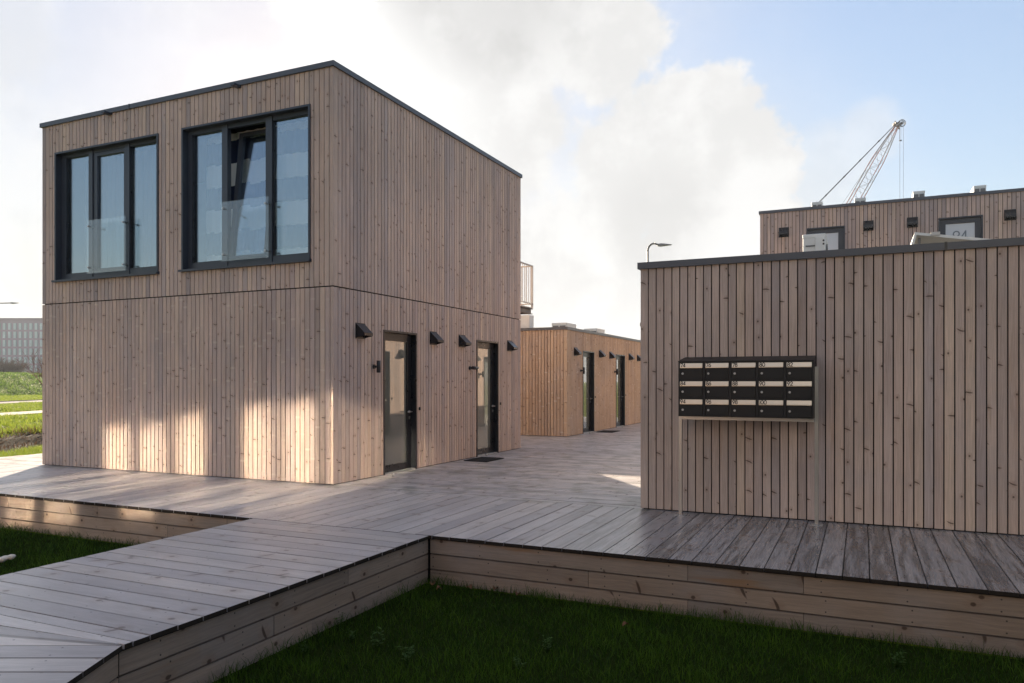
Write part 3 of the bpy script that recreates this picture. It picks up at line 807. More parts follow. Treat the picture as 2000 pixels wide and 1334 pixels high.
# wedge boards then boards square to the second leg
ic = Vector((K1, KV, 0)); d1 = Vector((0, -1, 0)); d2 = Vector((*c2w(0, -1), 0)); x1 = Vector((1, 0, 0)); x2 = Vector((*c2w(1, 0), 0))
xm = (x1+x2).normalized(); wm_ = Wk/math.cos(TH/2)
oc = ic - xm*wm_                                    # outer corner of the bend
def quad_board(mb, a, b, c_, d_, bid):
    T = Vector((0, 0, -.028)); i0 = len(mb.v); tops = [a, b, c_, d_]
    for p in tops: mb.v.append(tuple(p))
    for p in tops: mb.v.append(tuple(p+T))
    along = (b-a).normalized(); acr = Vector((-along.y, along.x, 0)); cen = (a+b+c_+d_)/4; off = rng.uniform(0, 40)
    for q in ((0, 1, 2, 3), (7, 6, 5, 4), (0, 4, 5, 1), (1, 5, 6, 2), (2, 6, 7, 3), (3, 7, 4, 0)):
        mb.f.append(tuple(i0+i for i in q)); mb.b.append(bid); mb.mi.append(1 if q in ((1, 5, 6, 2), (3, 7, 4, 0)) else 0); mb.sm.append(False)
        for i in q:
            v = tops[i % 4]-cen; mb.uv.append((v.dot(acr), v.dot(along)+off))
# last straight board reaching the bend, split into tapering boards
e0 = Vector((K0, KV+.066, 0)); e1 = Vector((K1, KV+.066, 0))
g = .0055
def lerp(a, b, t): return a+(b-a)*t
mid_l = lerp(e0, oc, .5); 
quad_board(mb, lerp(e0, oc, .0)-Vector((0, g, 0)), e1-Vector((0, g, 0)), ic+Vector((0, .012, 0)), lerp(e0, oc, .42), .31)
quad_board(mb, lerp(e0, oc, .47), ic+Vector((-.05, .006, 0)), ic+Vector((-.02, -.002, 0)), lerp(e0, oc, .97), .77)
# second leg
s = 0.; first = True
ocd = oc
while s < 7.5:
    a = ic + d2*(s+g); b = ic + d2*(s+.19)
    wl = Wk
    la, lb = a-x2*wl, b-x2*wl
    if (la-oc).dot(d2) < 0:   # left end cut by the mitre
        la = a - x2*min(wl, max(.25, (s+g)/max(math.tan(TH/2)*.5, .01)*.5)); lb = b - x2*min(wl, max(.4, (s+.19)/max(math.tan(TH/2)*.5, .01)*.5))
        la, lb = a-x2*wl, b-x2*wl
    quad_board(mb, la, a, b, lb, rng.random()); s += .1935
# fill between the mitre and the first square board on the outer side
q0 = ic + d2*0.0 - x2*.03; q1 = ic + d2*0.0 - x2*Wk
quad_board(mb, lerp(oc, ic, .0), ic + Vector((-.06, -.004, 0)), q0, q1, .52)
wk = structure(mb.build('walkway', [M['deck'], M['endgrain']]))
mb = MB()
mb.box(K0+.06, K1-.06, KV, EV-.01, -.2, -.036); mb.box(K0+.005, K1-.005, KV, EV-.01, -.0345, -.0305)
a = ic - x2*.06; b = a+d2*7.5; c_ = b-x2*(Wk-.12); d_ = a-x2*(Wk-.12)
mb.prism([(p.x, p.y, -.036) for p in (a, d_, c_, b)][::-1], (0, 0, -.16))
a = ic - x2*.005; b = a+d2*7.5; c_ = b-x2*(Wk-.01); d_ = a-x2*(Wk-.01)
mb.prism([(p.x, p.y, -.0305) for p in (a, d_, c_, b)][::-1], (0, 0, -.004)); structure(mb.build('walkway_underlay', M['dark']))
mb = MB()
ii = Vector((K1-.02, KV, 0))
skirt(mb, (ii.x, KV-.004), (ii.x, EV+.018), joints={1: [1.22]})
e2 = ii + d2*7.5
skirt(mb, (e2.x, e2.y), (ii.x, ii.y-.006))
skirt(mb, (K0+.02, EV+.018), (K0+.02, oc.y)); f2 = oc + x2*.02; skirt(mb, (f2.x, f2.y), ((f2+d2*7.5).x, (f2+d2*7.5).y))
structure(mb.build('walkway_skirt', [M['skirt'], M['endgrain']]))
mb = MB()
mb.box(K0+.05, K1-.05, KV, EV, GZ-.05, -.21); a = ic-x2*.06+d2*.03; b = a+d2*7.4; c_ = b-x2*(Wk-.12); d_ = a-x2*(Wk-.12)
mb.prism([(p.x, p.y, -.21) for p in (a, d_, c_, b)][::-1], (0, 0, -.28)); structure(mb.build('walkway_footing', M['dark']))

# doormats, door stops
for (cu, cv, lab) in ((-6.33, 12.57, 'black rubber doormat at the second door of the tall house'), (-6.60, 21.0, 'black rubber doormat at the first door of the low block')):
    mb = MB(); mb.box(cu-.24, cu+.24, cv-.36, cv+.36, .003, .016); tag(mb.build('doormat', M['rubber'], None, .004), lab, 'doormat')
for (cu, cv, lab) in ((-6.47, 9.776, 'small steel door stop below the first door of the tall house'), (-6.60, 13.2, 'small steel door stop beside the doormat'),
                      (-6.80, 19.95, 'small steel door stop at the first door of the low block'), (-6.80, 23.1, 'small steel door stop at the second door of the low block')):
    mb = MB(); mb.tube((cu, cv, .002), (cu, cv, .045), .018, n=14); mb.tube((cu, cv, .045), (cu, cv, .055), .0195, n=14)
    tag(mb.build('door_stop', M['steel']), lab, 'door stop', 'door stops in the alley')

# ------------------------------------------------------------------ ground, ditch, road, dyke (they run away from the viewpoint on the left)
def profile_strip(name, prof, mat, y0=-150, y1=900, n=60):
    V = []; F = []; ys = [y0+(y1-y0)*(i/n)**1.6 if False else y0+(y1-y0)*i/n for i in range(n+1)]
    for y in ys:
        for (x, z) in prof: V.append((*c2w(x, y), z))
    m = len(prof)
    for i in range(n):
        for j in range(m-1): a = i*m+j; F.append((a, a+1, a+m+1, a+m))
    me = bpy.data.meshes.new(name); me.from_pydata(V, [], F); me.materials.append(mat)
    o = bpy.data.objects.new(name, me); COL.objects.link(o); return structure(o)
profile_strip('ground', [(1200, GZ), (60, GZ), (0, GZ), (-12.5, GZ), (-13.6, GZ-.12), (-14.4, -.80), (-15.5, -1.0)][::-1], M['ground'])
mb = MB(); mb.box(DL+.1, 9.3, -9., EV-.03, GZ-.01, GZ+.004); structure(mb.build('soil', M['thatch']))
profile_strip('water', [(-17.6, -.74), (-14.0, -.74)], M['water'])
profile_strip('ditch_bank', [(-18.2, -.43), (-17.6, -.40), (-17.1, -.52), (-16.8, -.72), (-16.3, -1.0), (-15.5, -1.0)], M['soil'])
profile_strip('meadow', [(-63, GZ), (-45, GZ+.02), (-42, GZ), (-30, GZ+.05), (-26, GZ), (-22, GZ+.05), (-18.2, -.43)], M['ground'])
profile_strip('dyke', [(-900, GZ), (-92, GZ), (-84, 2.0), (-80, 2.5), (-74.5, 2.5), (-73, 2.2), (-66, .1), (-64.5, GZ-.03), (-63, GZ)], M['ground'])
profile_strip('path', [(-29.6, GZ+.06), (-27.2, GZ+.06)], M['paving'])
profile_strip('road', [(-45.6, GZ+.045), (-42.0, GZ+.045)], M['asphalt'])
profile_strip('road_verge', [(-46.1, GZ+.10), (-45.8, GZ+.10), (-45.8, GZ)], M['soil'])

# ------------------------------------------------------------------ lawn (blades)
def blades(name, regions, mat, lab, seed, h0, h1, wid):
    r = np.random.default_rng(seed); PX = []; PY = []
    for (x0, x1, y0, y1, dens, keep) in regions:
        n = int((x1-x0)*(y1-y0)*dens); X = r.uniform(x0, x1, n); Y = r.uniform(y0, y1, n)
        U, V = X*CT-Y*ST, X*ST+Y*CT
        k = keep(X, Y, U, V); PX.append(U[k]); PY.append(V[k])
    U = np.concatenate(PX); V = np.concatenate(PY); n = len(U)
    cl = np.sin(U*3.1+1.3*np.sin(V*2.3))*np.cos(V*2.7+U) * .5 + .5
    cl2 = np.sin(U*9.1+V*4)*np.sin(V*8.3-U*3)*.5+.5
    edge = np.exp(-np.clip(EV-V, 0, 9)/.10)+np.where(U > K1, np.exp(-np.clip(U-K1, 0, 9)/.10)*(V > KV), 0)
    H = r.uniform(h0, h1, n)*(.5+.55*cl+.35*cl2+.6*edge*r.random(n)); ang = r.uniform(0, 2*np.pi, n); lean = r.uniform(.15, .95, n)*H
    la = r.uniform(0, 2*np.pi, n)
    w = wid*r.uniform(.6, 1.2, n); dx, dy = np.cos(ang)*w, np.sin(ang)*w
    lx, ly = np.cos(la)*lean, np.sin(la)*lean
    z0 = np.full(n, GZ-.005)
    co = np.empty((n, 5, 3), np.float32)
    for i, (t, s) in enumerate(((0, -1), (0, 1), (.55, .8), (.55, -.8), (1, 0))):
        co[:, i, 0] = U + dx*s*.5 + lx*t*t; co[:, i, 1] = V + dy*s*.5 + ly*t*t; co[:, i, 2] = z0 + H*t*(1-.25*t*(lean/H))
    me = bpy.data.meshes.new(name); me.vertices.add(n*5); me.vertices.foreach_set('co', co.reshape(-1))
    idx = np.arange(n, dtype=np.int32)[:, None]*5
    loops = np.concatenate([idx+np.array([0, 1, 2, 3], np.int32), idx+np.array([3, 2, 4], np.int32)], 1).reshape(-1)
    me.loops.add(n*7); me.loops.foreach_set('vertex_index', loops)
    me.polygons.add(n*2); st = (np.arange(n, dtype=np.int32)[:, None]*7+np.array([0, 4], np.int32)).reshape(-1)
    me.polygons.foreach_set('loop_start', st)
    at = me.attributes.new('bid', 'FLOAT', 'FACE'); b = np.clip(r.normal(.35, .27, n)+.35*(cl-.5)+.25*(cl2-.5), 0, 1).astype(np.float32); at.data.foreach_set('value', np.repeat(b, 2))
    me.update(calc_edges=True); me.materials.append(mat)
    o = bpy.data.objects.new(name, me); COL.objects.link(o); return tag(o, lab, 'grass', None, 'stuff')
right = lambda X, Y, U, V: (V < EV+.012) & (U > K1+.0) & ((V > KV-.0) | (X > -2.13+.02))
left = lambda X, Y, U, V: (V < EV+.012) & (U < K0-.0) & (U > -13.5)
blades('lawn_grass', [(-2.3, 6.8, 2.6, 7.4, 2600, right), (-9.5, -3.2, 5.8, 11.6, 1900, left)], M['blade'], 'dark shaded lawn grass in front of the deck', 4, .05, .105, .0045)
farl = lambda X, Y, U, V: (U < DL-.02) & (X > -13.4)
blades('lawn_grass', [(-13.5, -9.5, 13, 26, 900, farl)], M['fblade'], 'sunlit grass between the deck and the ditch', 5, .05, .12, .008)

def far_blades(name, kr, yr, n, zf, mat, lab, seed, h, wd, keep=lambda X: X < 1e9):
    r = np.random.default_rng(seed); Y = r.uniform(*yr, n); X = r.uniform(*kr, n)*Y; k = keep(X); X, Y = X[k], Y[k]; n = len(X)
    Z = np.interp(X, [p[0] for p in zf], [p[1] for p in zf])
    U, V = X*CT-Y*ST, X*ST+Y*CT; H = r.uniform(h*.5, h*1.3, n)*(.6+.8*(np.sin(X*1.7+Y*.9)*np.sin(Y*.6-X*.5) > -.1)); a = r.uniform(0, 2*np.pi, n); w_ = wd*r.uniform(.6, 1.3, n)
    la = r.uniform(0, 2*np.pi, n); L = H*r.uniform(.2, .9, n); co = np.empty((n, 3, 3), np.float32)
    for i, (s_, t_) in enumerate(((-1, 0), (1, 0), (0, 1))):
        co[:, i, 0] = U+np.cos(a)*w_*s_+np.cos(la)*L*t_; co[:, i, 1] = V+np.sin(a)*w_*s_+np.sin(la)*L*t_; co[:, i, 2] = Z-.02+H*t_
    me = bpy.data.meshes.new(name); me.vertices.add(n*3); me.vertices.foreach_set('co', co.reshape(-1)); me.loops.add(n*3); me.loops.foreach_set('vertex_index', np.arange(n*3, dtype=np.int32))
    me.polygons.add(n); me.polygons.foreach_set('loop_start', np.arange(n, dtype=np.int32)*3)
    at = me.attributes.new('bid', 'FLOAT', 'FACE'); at.data.foreach_set('value', np.clip(r.normal(.5, .3, n), 0, 1).astype(np.float32)); me.update(calc_edges=True); me.materials.append(mat)
    o = bpy.data.objects.new(name, me); COL.objects.link(o); return tag(o, lab, 'grass', None, 'stuff')
MZ = [(-63, GZ), (-45, GZ+.02), (-42, GZ), (-30, GZ+.05), (-26, GZ), (-22, GZ+.05), (-18.2, -.43), (-17.6, -.40), (-17.1, -.52), (-16.8, -.72)]
far_blades('meadow_grass', (-.74, -.52), (25, 100), 60000, MZ, M['fblade'], 'sunlit yellow green meadow grass between ditch and dyke', 8, .13, .028, lambda X: (X < -17.3) & ((X < -29.7) | (X > -27.1)) & ((X < -46.2) | (X > -41.9)) & (X > -64))
DZ = [(-92, GZ), (-84, 2.0), (-80, 2.5), (-74.5, 2.5), (-73, 2.2), (-66, .1), (-64.5, GZ-.03), (-63, GZ)]
far_blades('dyke_grass', (-.76, -.50), (88, 150), 45000, DZ, M['dblade'], 'rough green grass on the slope of the dyke', 9, .24, .07, lambda X: (X > -84) & (X < -64))
far_blades('bank_reeds', (-.76, -.50), (21, 36), 9000, MZ, M['dry'], 'brown dead reeds on the far bank of the ditch', 10, .22, .014, lambda X: (X > -17.9) & (X < -16.6))

# weeds, dry leaves, litter
def weed(X, Y, s, seed):
    r = random.Random(seed); mb = MB(); u, v = c2w(X, Y)
    for st in range(r.randint(3, 6)):
        a = r.uniform(0, 6.28); hh = s*r.uniform(.5, 1.); lx, ly = math.cos(a)*s*.5, math.sin(a)*s*.5
        top = Vector((u+lx*.6, v+ly*.6, GZ+hh)); mb.tube((u, v, GZ), top, .0022, .0014, n=5, bid=.2)
        for k in range(6):
            t = .35+.65*k/5; base = Vector((u, v, GZ)).lerp(top, t); a2 = r.uniform(0, 6.28); L = s*r.uniform(.18, .32)
            dr = Vector((math.cos(a2), math.sin(a2), r.uniform(-.1, .5))).normalized(); sd = dr.cross(Vector((0, 0, 1))).normalized()*L*.3
            up = Vector((0, 0, L*.08))
            mb.poly([base, base+dr*L*.45+sd+up, base+dr*L, base+dr*L*.45-sd+up], r.uniform(.2, 1))
    return mb.build('weed', M['weed'])
for i, (X, Y, s) in enumerate(((-1.32, 5.85, .13), (-1.18, 5.55, .12), (-.95, 5.4, .16), (-1.45, 5.3, .11), (-.7, 5.1, .14), (.25, 5.35, .11), (2.55, 5.05, .13), (.05, 5.0, .10))):
    tag(weed(X, Y, s, 20+i), 'small leafy weed standing in the shaded lawn before the deck', 'weed', 'weeds in the lawn')
for i, (u, v) in enumerate(((-3.55, 6.0), (-3.42, 5.85), (-3.2, 6.02), (-2.95, 6.05), (-2.7, 5.98), (-1.6, 5.6))):
    r = random.Random(i); mb = MB(); a = r.uniform(0, 6.28); L = .055; n = 7; cz = GZ+.055
    c0 = Vector((u, v, cz)); dx = Vector((math.cos(a), math.sin(a), .25)); sx = Vector((-math.sin(a), math.cos(a), .1))
    for k in range(n):
        t0, t1 = k/n, (k+1)/n; w0, w1 = math.sin(t0*math.pi)**.7*.026, math.sin(t1*math.pi)**.7*.026
        for sg in (1, -1):
            f = lambda t, w: c0+dx*(t*L)+sx*(w*sg)+Vector((0, 0, abs(w)*.7+.012*math.sin(t*5)))
            mb.poly([f(t0, 0), f(t0, w0), f(t1, w1), f(t1, 0)][::sg], r.random())
    tag(mb.build('dry_leaf', M['dry']), 'curled brown dry leaf in the grass by the deck skirt', 'leaf', 'dry leaves by the skirt')
bm = bmesh.new(); bmesh.ops.create_icosphere(bm, subdivisions=4, radius=1.)
for v_ in bm.verts:
    x, y, z = v_.co; k = 1 - .42*math.exp(-((x-.15)/.35)**2)+.1*math.sin(5*x+3*y)
    v_.co = (x*.085, y*.042*k, z*.036*k)
me = bpy.data.meshes.new('pale_stone'); bm.to_mesh(me); bm.free(); me.materials.append(M['stone'])
for p_ in me.polygons: p_.use_smooth = True
o = bpy.data.objects.new('pale_stone', me); COL.objects.link(o); o.location = (-8.03, 4.98, GZ+.075); o.rotation_euler = (R(8), R(-14), R(40))
tag(o, 'white bone shaped lump lying in the grass left of the walkway', 'stone')

# ------------------------------------------------------------------ far things
def street_lamp(X, Y, z, arm, label, dirx=1, pole_h=None, rz=0):
    u, v = c2w(X, Y); t = thing('street_lamp', label, 'street lamp', (u, v, GZ)); t.rotation_euler = (0, 0, TH+rz); h = z-GZ
    def B_(name, mb, m):
        o = mb.build(name, m); o.parent = t; return o
    mb = MB(); mb.tube((0, 0, 0), (0, 0, 1.0), .075, n=14); mb.tube((0, 0, 1.0), (0, 0, h-.45), .055, .045, n=14)
    pts = [(0, 0, h-.45)]
    for k in range(1, 7): a = k/6*math.pi/2; pts.append((dirx*.32*(1-math.cos(a)), 0, h-.45+.36*math.sin(a)))
    pts.append((dirx*arm, 0, h-.16 if arm < 1 else h-.04))
    mb.path(pts, .045, 12); B_('pole', mb, M['lamp'])
    mb = MB(); x = dirx*arm; zz = pts[-1][2]; L = .62*dirx
    sec = [(x-.06*dirx, zz-.05, .06, .09), (x+.12*dirx, zz-.07, .13, .13), (x+.25*dirx, zz-.05, .14, .1), (x+L, zz-.01, .08, .03)]
    i0 = len(mb.v)
    for (a, b, hw, hh) in sec: mb.v += [(a, -hw, b), (a, hw, b), (a, hw*.7, b+hh), (a, -hw*.7, b+hh)]
    qs = [(0, 1, 2, 3), (15, 14, 13, 12)]
    for k in range(3):
        for i in range(4): j = (i+1) % 4; qs.append((k*4+j, k*4+i, k*4+4+i, k*4+4+j))
    for q in qs: mb.f.append(tuple(i0+i for i in q)); mb.b.append(.5); mb.mi.append(0); mb.sm.append(False); mb.uv += [(0, 0)]*4
    B_('lamp_head', mb, M['lamp'])
    return t
street_lamp(6.42, 36., 8.05, .50, 'grey street lamp with a bent neck rising behind the single storey block')
street_lamp(-46.0, 65., 8.15, 3.25, 'street lamp whose long arm pokes in above the far office building')

# office
FX, FY, FZ = -222., 298., 25.6
off = thing('office_building', 'long pinkish office block with rows of pale windows beyond the dyke', 'building', (*c2w(FX, FY), GZ))
def cbox(mb, X0, X1, Y0, Y1, z0, z1):
    o = Vector((*c2w(X0, Y0), z0)); ax = Vector((*c2w(1, 0), 0)); ay = Vector((*c2w(0, 1), 0)); mb.obox(o, ax, ay, (0, 0, 1), X1-X0, Y1-Y0, z1-z0)
mb = MB(); cbox(mb, FX-2, FX+66, FY+.4, FY+18, GZ, FZ); mb.build('wall', M['lead'], off)
mb = MB(); cbox(mb, FX-2.3, FX+66.3, FY-.1, FY+18.3, FZ, FZ+.5); mb.build('roof_edge', M['lead'], off)
for j in range(6):
    for i in range(16):
        x = FX+8+i*2.08; z = FZ-4.05-j*3.3
        mb = MB(); cbox(mb, x, x+.95, FY+.30, FY+.5, z, z+2.55); w = mb.build('window', M['officeglass'], off)
        mb = MB(); cbox(mb, x+.96, x+1.36, FY+.28, FY+.5, z, z+2.55); mb.build('panel', M['officedark'], w)

# bare shrubs
def twigs(mb, p, d, L, r, depth, rnd, spread, mi=0):
    q = p + d*L; mb.tube(p, q, r, r*.65, n=4, caps=False)
    if depth == 0: return
    for k in range(rnd.randint(2, 4)):
        a = Vector((rnd.gauss(0, 1), rnd.gauss(0, 1), rnd.gauss(.25, .7))).normalized()
        nd = (d*(1-spread) + a*spread).normalized(); s = rnd.uniform(.35, 1.)
        twigs(mb, p.lerp(q, s), nd, L*rnd.uniform(.55, .85), r*.6, depth-1, rnd, spread)
def shrub(X, Y, z, hgt, n, depth, rad, lab, mat, seed, spread=.5):
    rnd = random.Random(seed); u, v = c2w(X, Y); t = thing('bare_shrub', lab, 'shrub', (u, v, z)); mb = MB()
    for k in range(n):
        a = rnd.uniform(0, 6.28); dr = Vector((math.cos(a)*rad, math.sin(a)*rad, 1.)).normalized()
        twigs(mb, Vector((u+rnd.gauss(0, rad*.5), v+rnd.gauss(0, rad*.5), z-.1)), dr, hgt*.40, hgt*.022, depth, rnd, spread)
    mb.build('branches', mat, t)
shrub(-83.5, 126, 1.9, 4.4, 26, 5, 1.1, 'rounded bare winter bush on the dyke before the office block', M['twig'], 11)
shrub(-88.5, 128, 1.9, 3.4, 14, 5, .9, 'second bare winter bush on the dyke at the left picture edge', M['twig'], 12)
rnd = random.Random(5); t = thing('sapling', 'thin bare reddish sapling beside the tall house, leaning over the dyke', 'tree', (*c2w(-34.6, 56.5), GZ))
mb = MB(); u, v = c2w(-34.6, 56.5); p = Vector((u, v, GZ)); mb.tube(p, p+Vector((0, 0, 1.8)), .05, .04, n=8); mb.build('trunk', M['redtwig'], t)
mb = MB()
for k in range(7): twigs(mb, p+Vector((0, 0, 1.0+.12*k)), (Vector((*c2w(rnd.uniform(-1, .6), rnd.uniform(-.4, .4)), 0))*.7+Vector((0, 0, 1))).normalized(), rnd.uniform(1.0, 1.5), .026, 3, rnd, .35)
mb.build('branches', M['redtwig'], t)

# crane
CY = 125.
def CP(px_x, z, dy=0): return Vector((*c2w(px_x, CY+dy), z))
kx = CY/1487.7
cr = thing('crane', 'tall red and white lattice boom crane standing far behind the houses', 'crane', (*c2w(40.5, CY), GZ))
def zpx(y): return 1.455+(744.14-y)*kx
def xpx(x): return (x-1000)*kx
tip = (xpx(1751), zpx(247)); foot = (40.3, 2.2)
ax2 = Vector((tip[0]-foot[0], 0, tip[1]-foot[1])); Lb = ax2.length; ax2.normalize(); nx2 = Vector((ax2.z, 0, -ax2.x))
def bp(s, side, dy): c_ = Vector((foot[0], 0, foot[1])) + ax2*s + nx2*side; return CP(c_.x, c_.z, dy)
def hw(s):
    e = Lb-s; return min(.22+e*.095, .80) if e < 8 else (.80 if s > 5 else .25+s*.11)
mb = MB(); mbw = MB(); s = 0.; st = 1.75; k = 0
while s < Lb-.3:
    e = min(s+st, Lb)
    for sd in (-1, 1):
        for dd in (-1, 1):
            (mb if (k//2) % 2 else mbw).tube(bp(s, sd*hw(s), dd*hw(s)), bp(e, sd*hw(e), dd*hw(e)), .068, n=5, caps=False)
    for dd in (-1, 1):
        f = 1 if k % 2 else -1
        mbw.tube(bp(s, f*hw(s), dd*hw(s)), bp(e, -f*hw(e), dd*hw(e)), .024, n=4, caps=False)
        mbw.tube(bp(e, -hw(e), dd*hw(e)), bp(e, hw(e), dd*hw(e)), .022, n=4, caps=False)
    for sd in (-1, 1):
        f = 1 if k % 2 else -1; mbw.tube(bp(s, sd*hw(s), f*hw(s)), bp(e, sd*hw(e), -f*hw(e)), .024, n=4, caps=False)
    s = e; k += 1
base_i = len(mbw.v)
for (vv, ff) in ((mb.v, mb.f),):
    mbw.v += vv; mbw.f += [tuple(i+base_i for i in q) for q in ff]; mbw.b += mb.b; mbw.sm += mb.sm; mbw.uv += mb.uv; mbw.mi += [1]*len(ff)
mbw.build('boom', [M['cranewhite'], M['cranered']], cr)
mb = MB(); h0 = CP(xpx(1749), zpx(243)); a = h0
for dd in (-.15, .15): mb.tube(CP(xpx(1748), zpx(243.5), dd), CP(xpx(1600), zpx(395), dd*3), .045, n=5); mb.tube(CP(xpx(1600), zpx(395), dd*3), CP(xpx(1400), zpx(600), dd*3), .06, n=5)
for f in (.2, .45, .66, .9): c_ = CP(xpx(1748-148*f), zpx(243.5+151.5*f)); d_ = CP(xpx(1748-148*(f+.02)), zpx(243.5+151.5*(f+.02))); mb.tube(c_, d_, .13, n=6)
mb.build('pendant_line', M['cable'], cr)
mb = MB(); mb.tube(CP(xpx(1747), zpx(247)), CP(xpx(1648), zpx(394)), .022, n=4); mb.tube(CP(xpx(1648), zpx(394)), CP(xpx(1480), zpx(640)), .022, n=4); mb.build('luffing_rope', M['cable'], cr)
mb = MB(); c0 = (xpx(1761.5), zpx(240.5))
for rr in (.54, .18):
    for i in range(28):
        a0, a1 = 2*math.pi*i/28, 2*math.pi*(i+1)/28
        for dy in (-.15, .15): mb.tube(CP(c0[0]+rr*math.cos(a0), c0[1]+rr*math.sin(a0), dy), CP(c0[0]+rr*math.cos(a1), c0[1]+rr*math.sin(a1), dy), .05, n=5, caps=False)
for i in range(8): a0 = math.pi*i/4; mb.tube(CP(*c0), CP(c0[0]+.54*math.cos(a0), c0[1]+.54*math.sin(a0)), .04, n=4)
mb.build('sheave', M['cable'], cr)
mb = MB()
for q in (((1750, 247), (1761, 241)), ((1753, 250), (1761, 241)), ((1748, 244), (1757, 238)), ((1746, 243), (1749, 237)), ((1752, 247), (1757, 252))):
    mb.tube(CP(xpx(q[0][0]), zpx(q[0][1])), CP(xpx(q[1][0]), zpx(q[1][1])), .13, n=6)
for dy in (-.35, .35): mb.tube(CP(xpx(1746), zpx(242), dy), CP(xpx(1752), zpx(242.5), dy), .2, n=8)
mb.build('boom_head', M['cranewhite'], cr)
mb = MB()
for x in (1757., 1759.7): mb.tube(CP(xpx(x), zpx(246)), CP(xpx(x), zpx(274)), .02, n=4)
for x in (1757.5, 1764.3): mb.tube(CP(xpx(x), zpx(246)), CP(xpx(x), zpx(640)), .028, n=4)
mb.tube(CP(xpx(1756.5), zpx(275)), CP(xpx(1761), zpx(274)), .1, n=6); mb.build('hoist_rope', M['cable'], cr)
mb = MB(); cbox(mb, 33.5, 42, CY-1.6, CY+1.6, 1.2, 4.2); cbox(mb, 32.5, 34.5, CY-1.5, CY+1.5, 1.4, 3.4); mb.build('cab', M['cranewhite'], cr)
for dy in (-2.4, 1.6):
    mb = MB(); cbox(mb, 33.8, 43.5, CY+dy, CY+dy+.8, GZ, .95); mb.build('crawler_track', M['black'], cr)
mb = MB(); mb.path([CP(34.5, 4.2), CP(xpx(1400), zpx(600))], .12); mb.path([CP(39.5, 4.2), CP(xpx(1400), zpx(600))], .12); mb.build('gantry', M['cranewhite'], cr)

# thin winter haze: the far office block and the crane fade in it
mb = MB(); cbox(mb, -905, 1205, -155, 905, -2.05, 47.); hz_ = mb.build('haze', [])
t = NT('pale_air'); t.t.nodes.clear(); o_ = t.n('ShaderNodeOutputMaterial'); v_ = t.n('ShaderNodeVolumePrincipled', i_Density=HAZE); v_.inputs['Color'].default_value = (.80, .88, 1., 1); v_.inputs['Anisotropy'].default_value = .2
t.l(v_.outputs[0], o_.inputs['Volume'])
hz_.data.materials.clear(); hz_.data.materials.append(t.m); tag(hz_, 'thin pale haze over the whole site', 'haze', None, 'stuff')

# ------------------------------------------------------------------ light, sky, camera
SUN_EL = R(17.1)
SD = Vector((-.63*math.cos(SUN_EL), .777*math.cos(SUN_EL), math.sin(SUN_EL))).normalized()
sl = bpy.data.lights.new('sun', 'SUN'); sl.energy = 5.0; sl.angle = R(.53); sl.color = (1., .83, .62)
so = bpy.data.objects.new('sun', sl); COL.objects.link(so); so.rotation_euler = SD.to_track_quat('Z', 'Y').to_euler()

w = bpy.data.worlds.new('World'); sc.world = w; w.use_nodes = True
t = NT.__new__(NT); t.t = w.node_tree; t.t.nodes.clear(); t.out = t.t.nodes.new('ShaderNodeOutputWorld')
sky = t.n('ShaderNodeTexSky', sky_type='NISHITA', sun_disc=False, sun_elevation=SUN_EL, sun_rotation=math.atan2(SD.x, SD.y), altitude=0., air_density=1., dust_density=.25, ozone_density=1.2)
SKY_STR = .12
gen = t.n('ShaderNodeTexCoord').outputs['Generated']
nrm = t.n('ShaderNodeVectorMath', operation='NORMALIZE'); t.l(gen, nrm.inputs[0]); dvec = nrm.outputs[0]
def dot(v):
    nd = t.n('ShaderNodeVectorMath', operation='DOT_PRODUCT'); t.l(dvec, nd.inputs[0]); nd.inputs[1].default_value = v; return nd.outputs['Value']
def sky_dir(az, el):      # degrees right of the view axis / above the horizon
    a, e = R(az), R(el); x, y = c2w(math.sin(a), math.cos(a)); return (x*math.cos(e), y*math.cos(e), math.sin(e))
def blob(az, el, rad, inner=.2): return t.smooth(dot(sky_dir(az, el)), math.cos(R(rad)), math.cos(R(rad*inner)))
sep = t.n('ShaderNodeSeparateXYZ', i_0=dvec)
zz = t.math('MAXIMUM', sep.outputs[2], .0)
den = t.math('ADD', zz, .25)
flat = t.comb(t.math('DIVIDE', sep.outputs[0], den), t.math('DIVIDE', sep.outputs[1], den), t.math('MULTIPLY', den, .6))
n1 = t.noise(flat, 1.9, 10, .58); n2 = t.noise(dvec, 8., 12, .6)
nn = t.math('ADD', t.math('MULTIPLY', n1, .45), t.math('MULTIPLY', n2, .55))
cov = t.math('MULTIPLY', nn, 1.0)
for (az, el, rad, wgt) in ((0, 14, 48, -.34), (-150, 16, 24, .16), (150, 12, 30, .1), (-108, 18, 26, -.17), (-104, 8, 9, .16), (180, 35, 30, -.05), (-128, 24, 10, -.1), (0, 90, 60, .17)):
    cov = t.math('MULTIPLY_ADD', blob(az, el, rad), wgt, cov)
cm = t.smooth(cov, .56, .655)
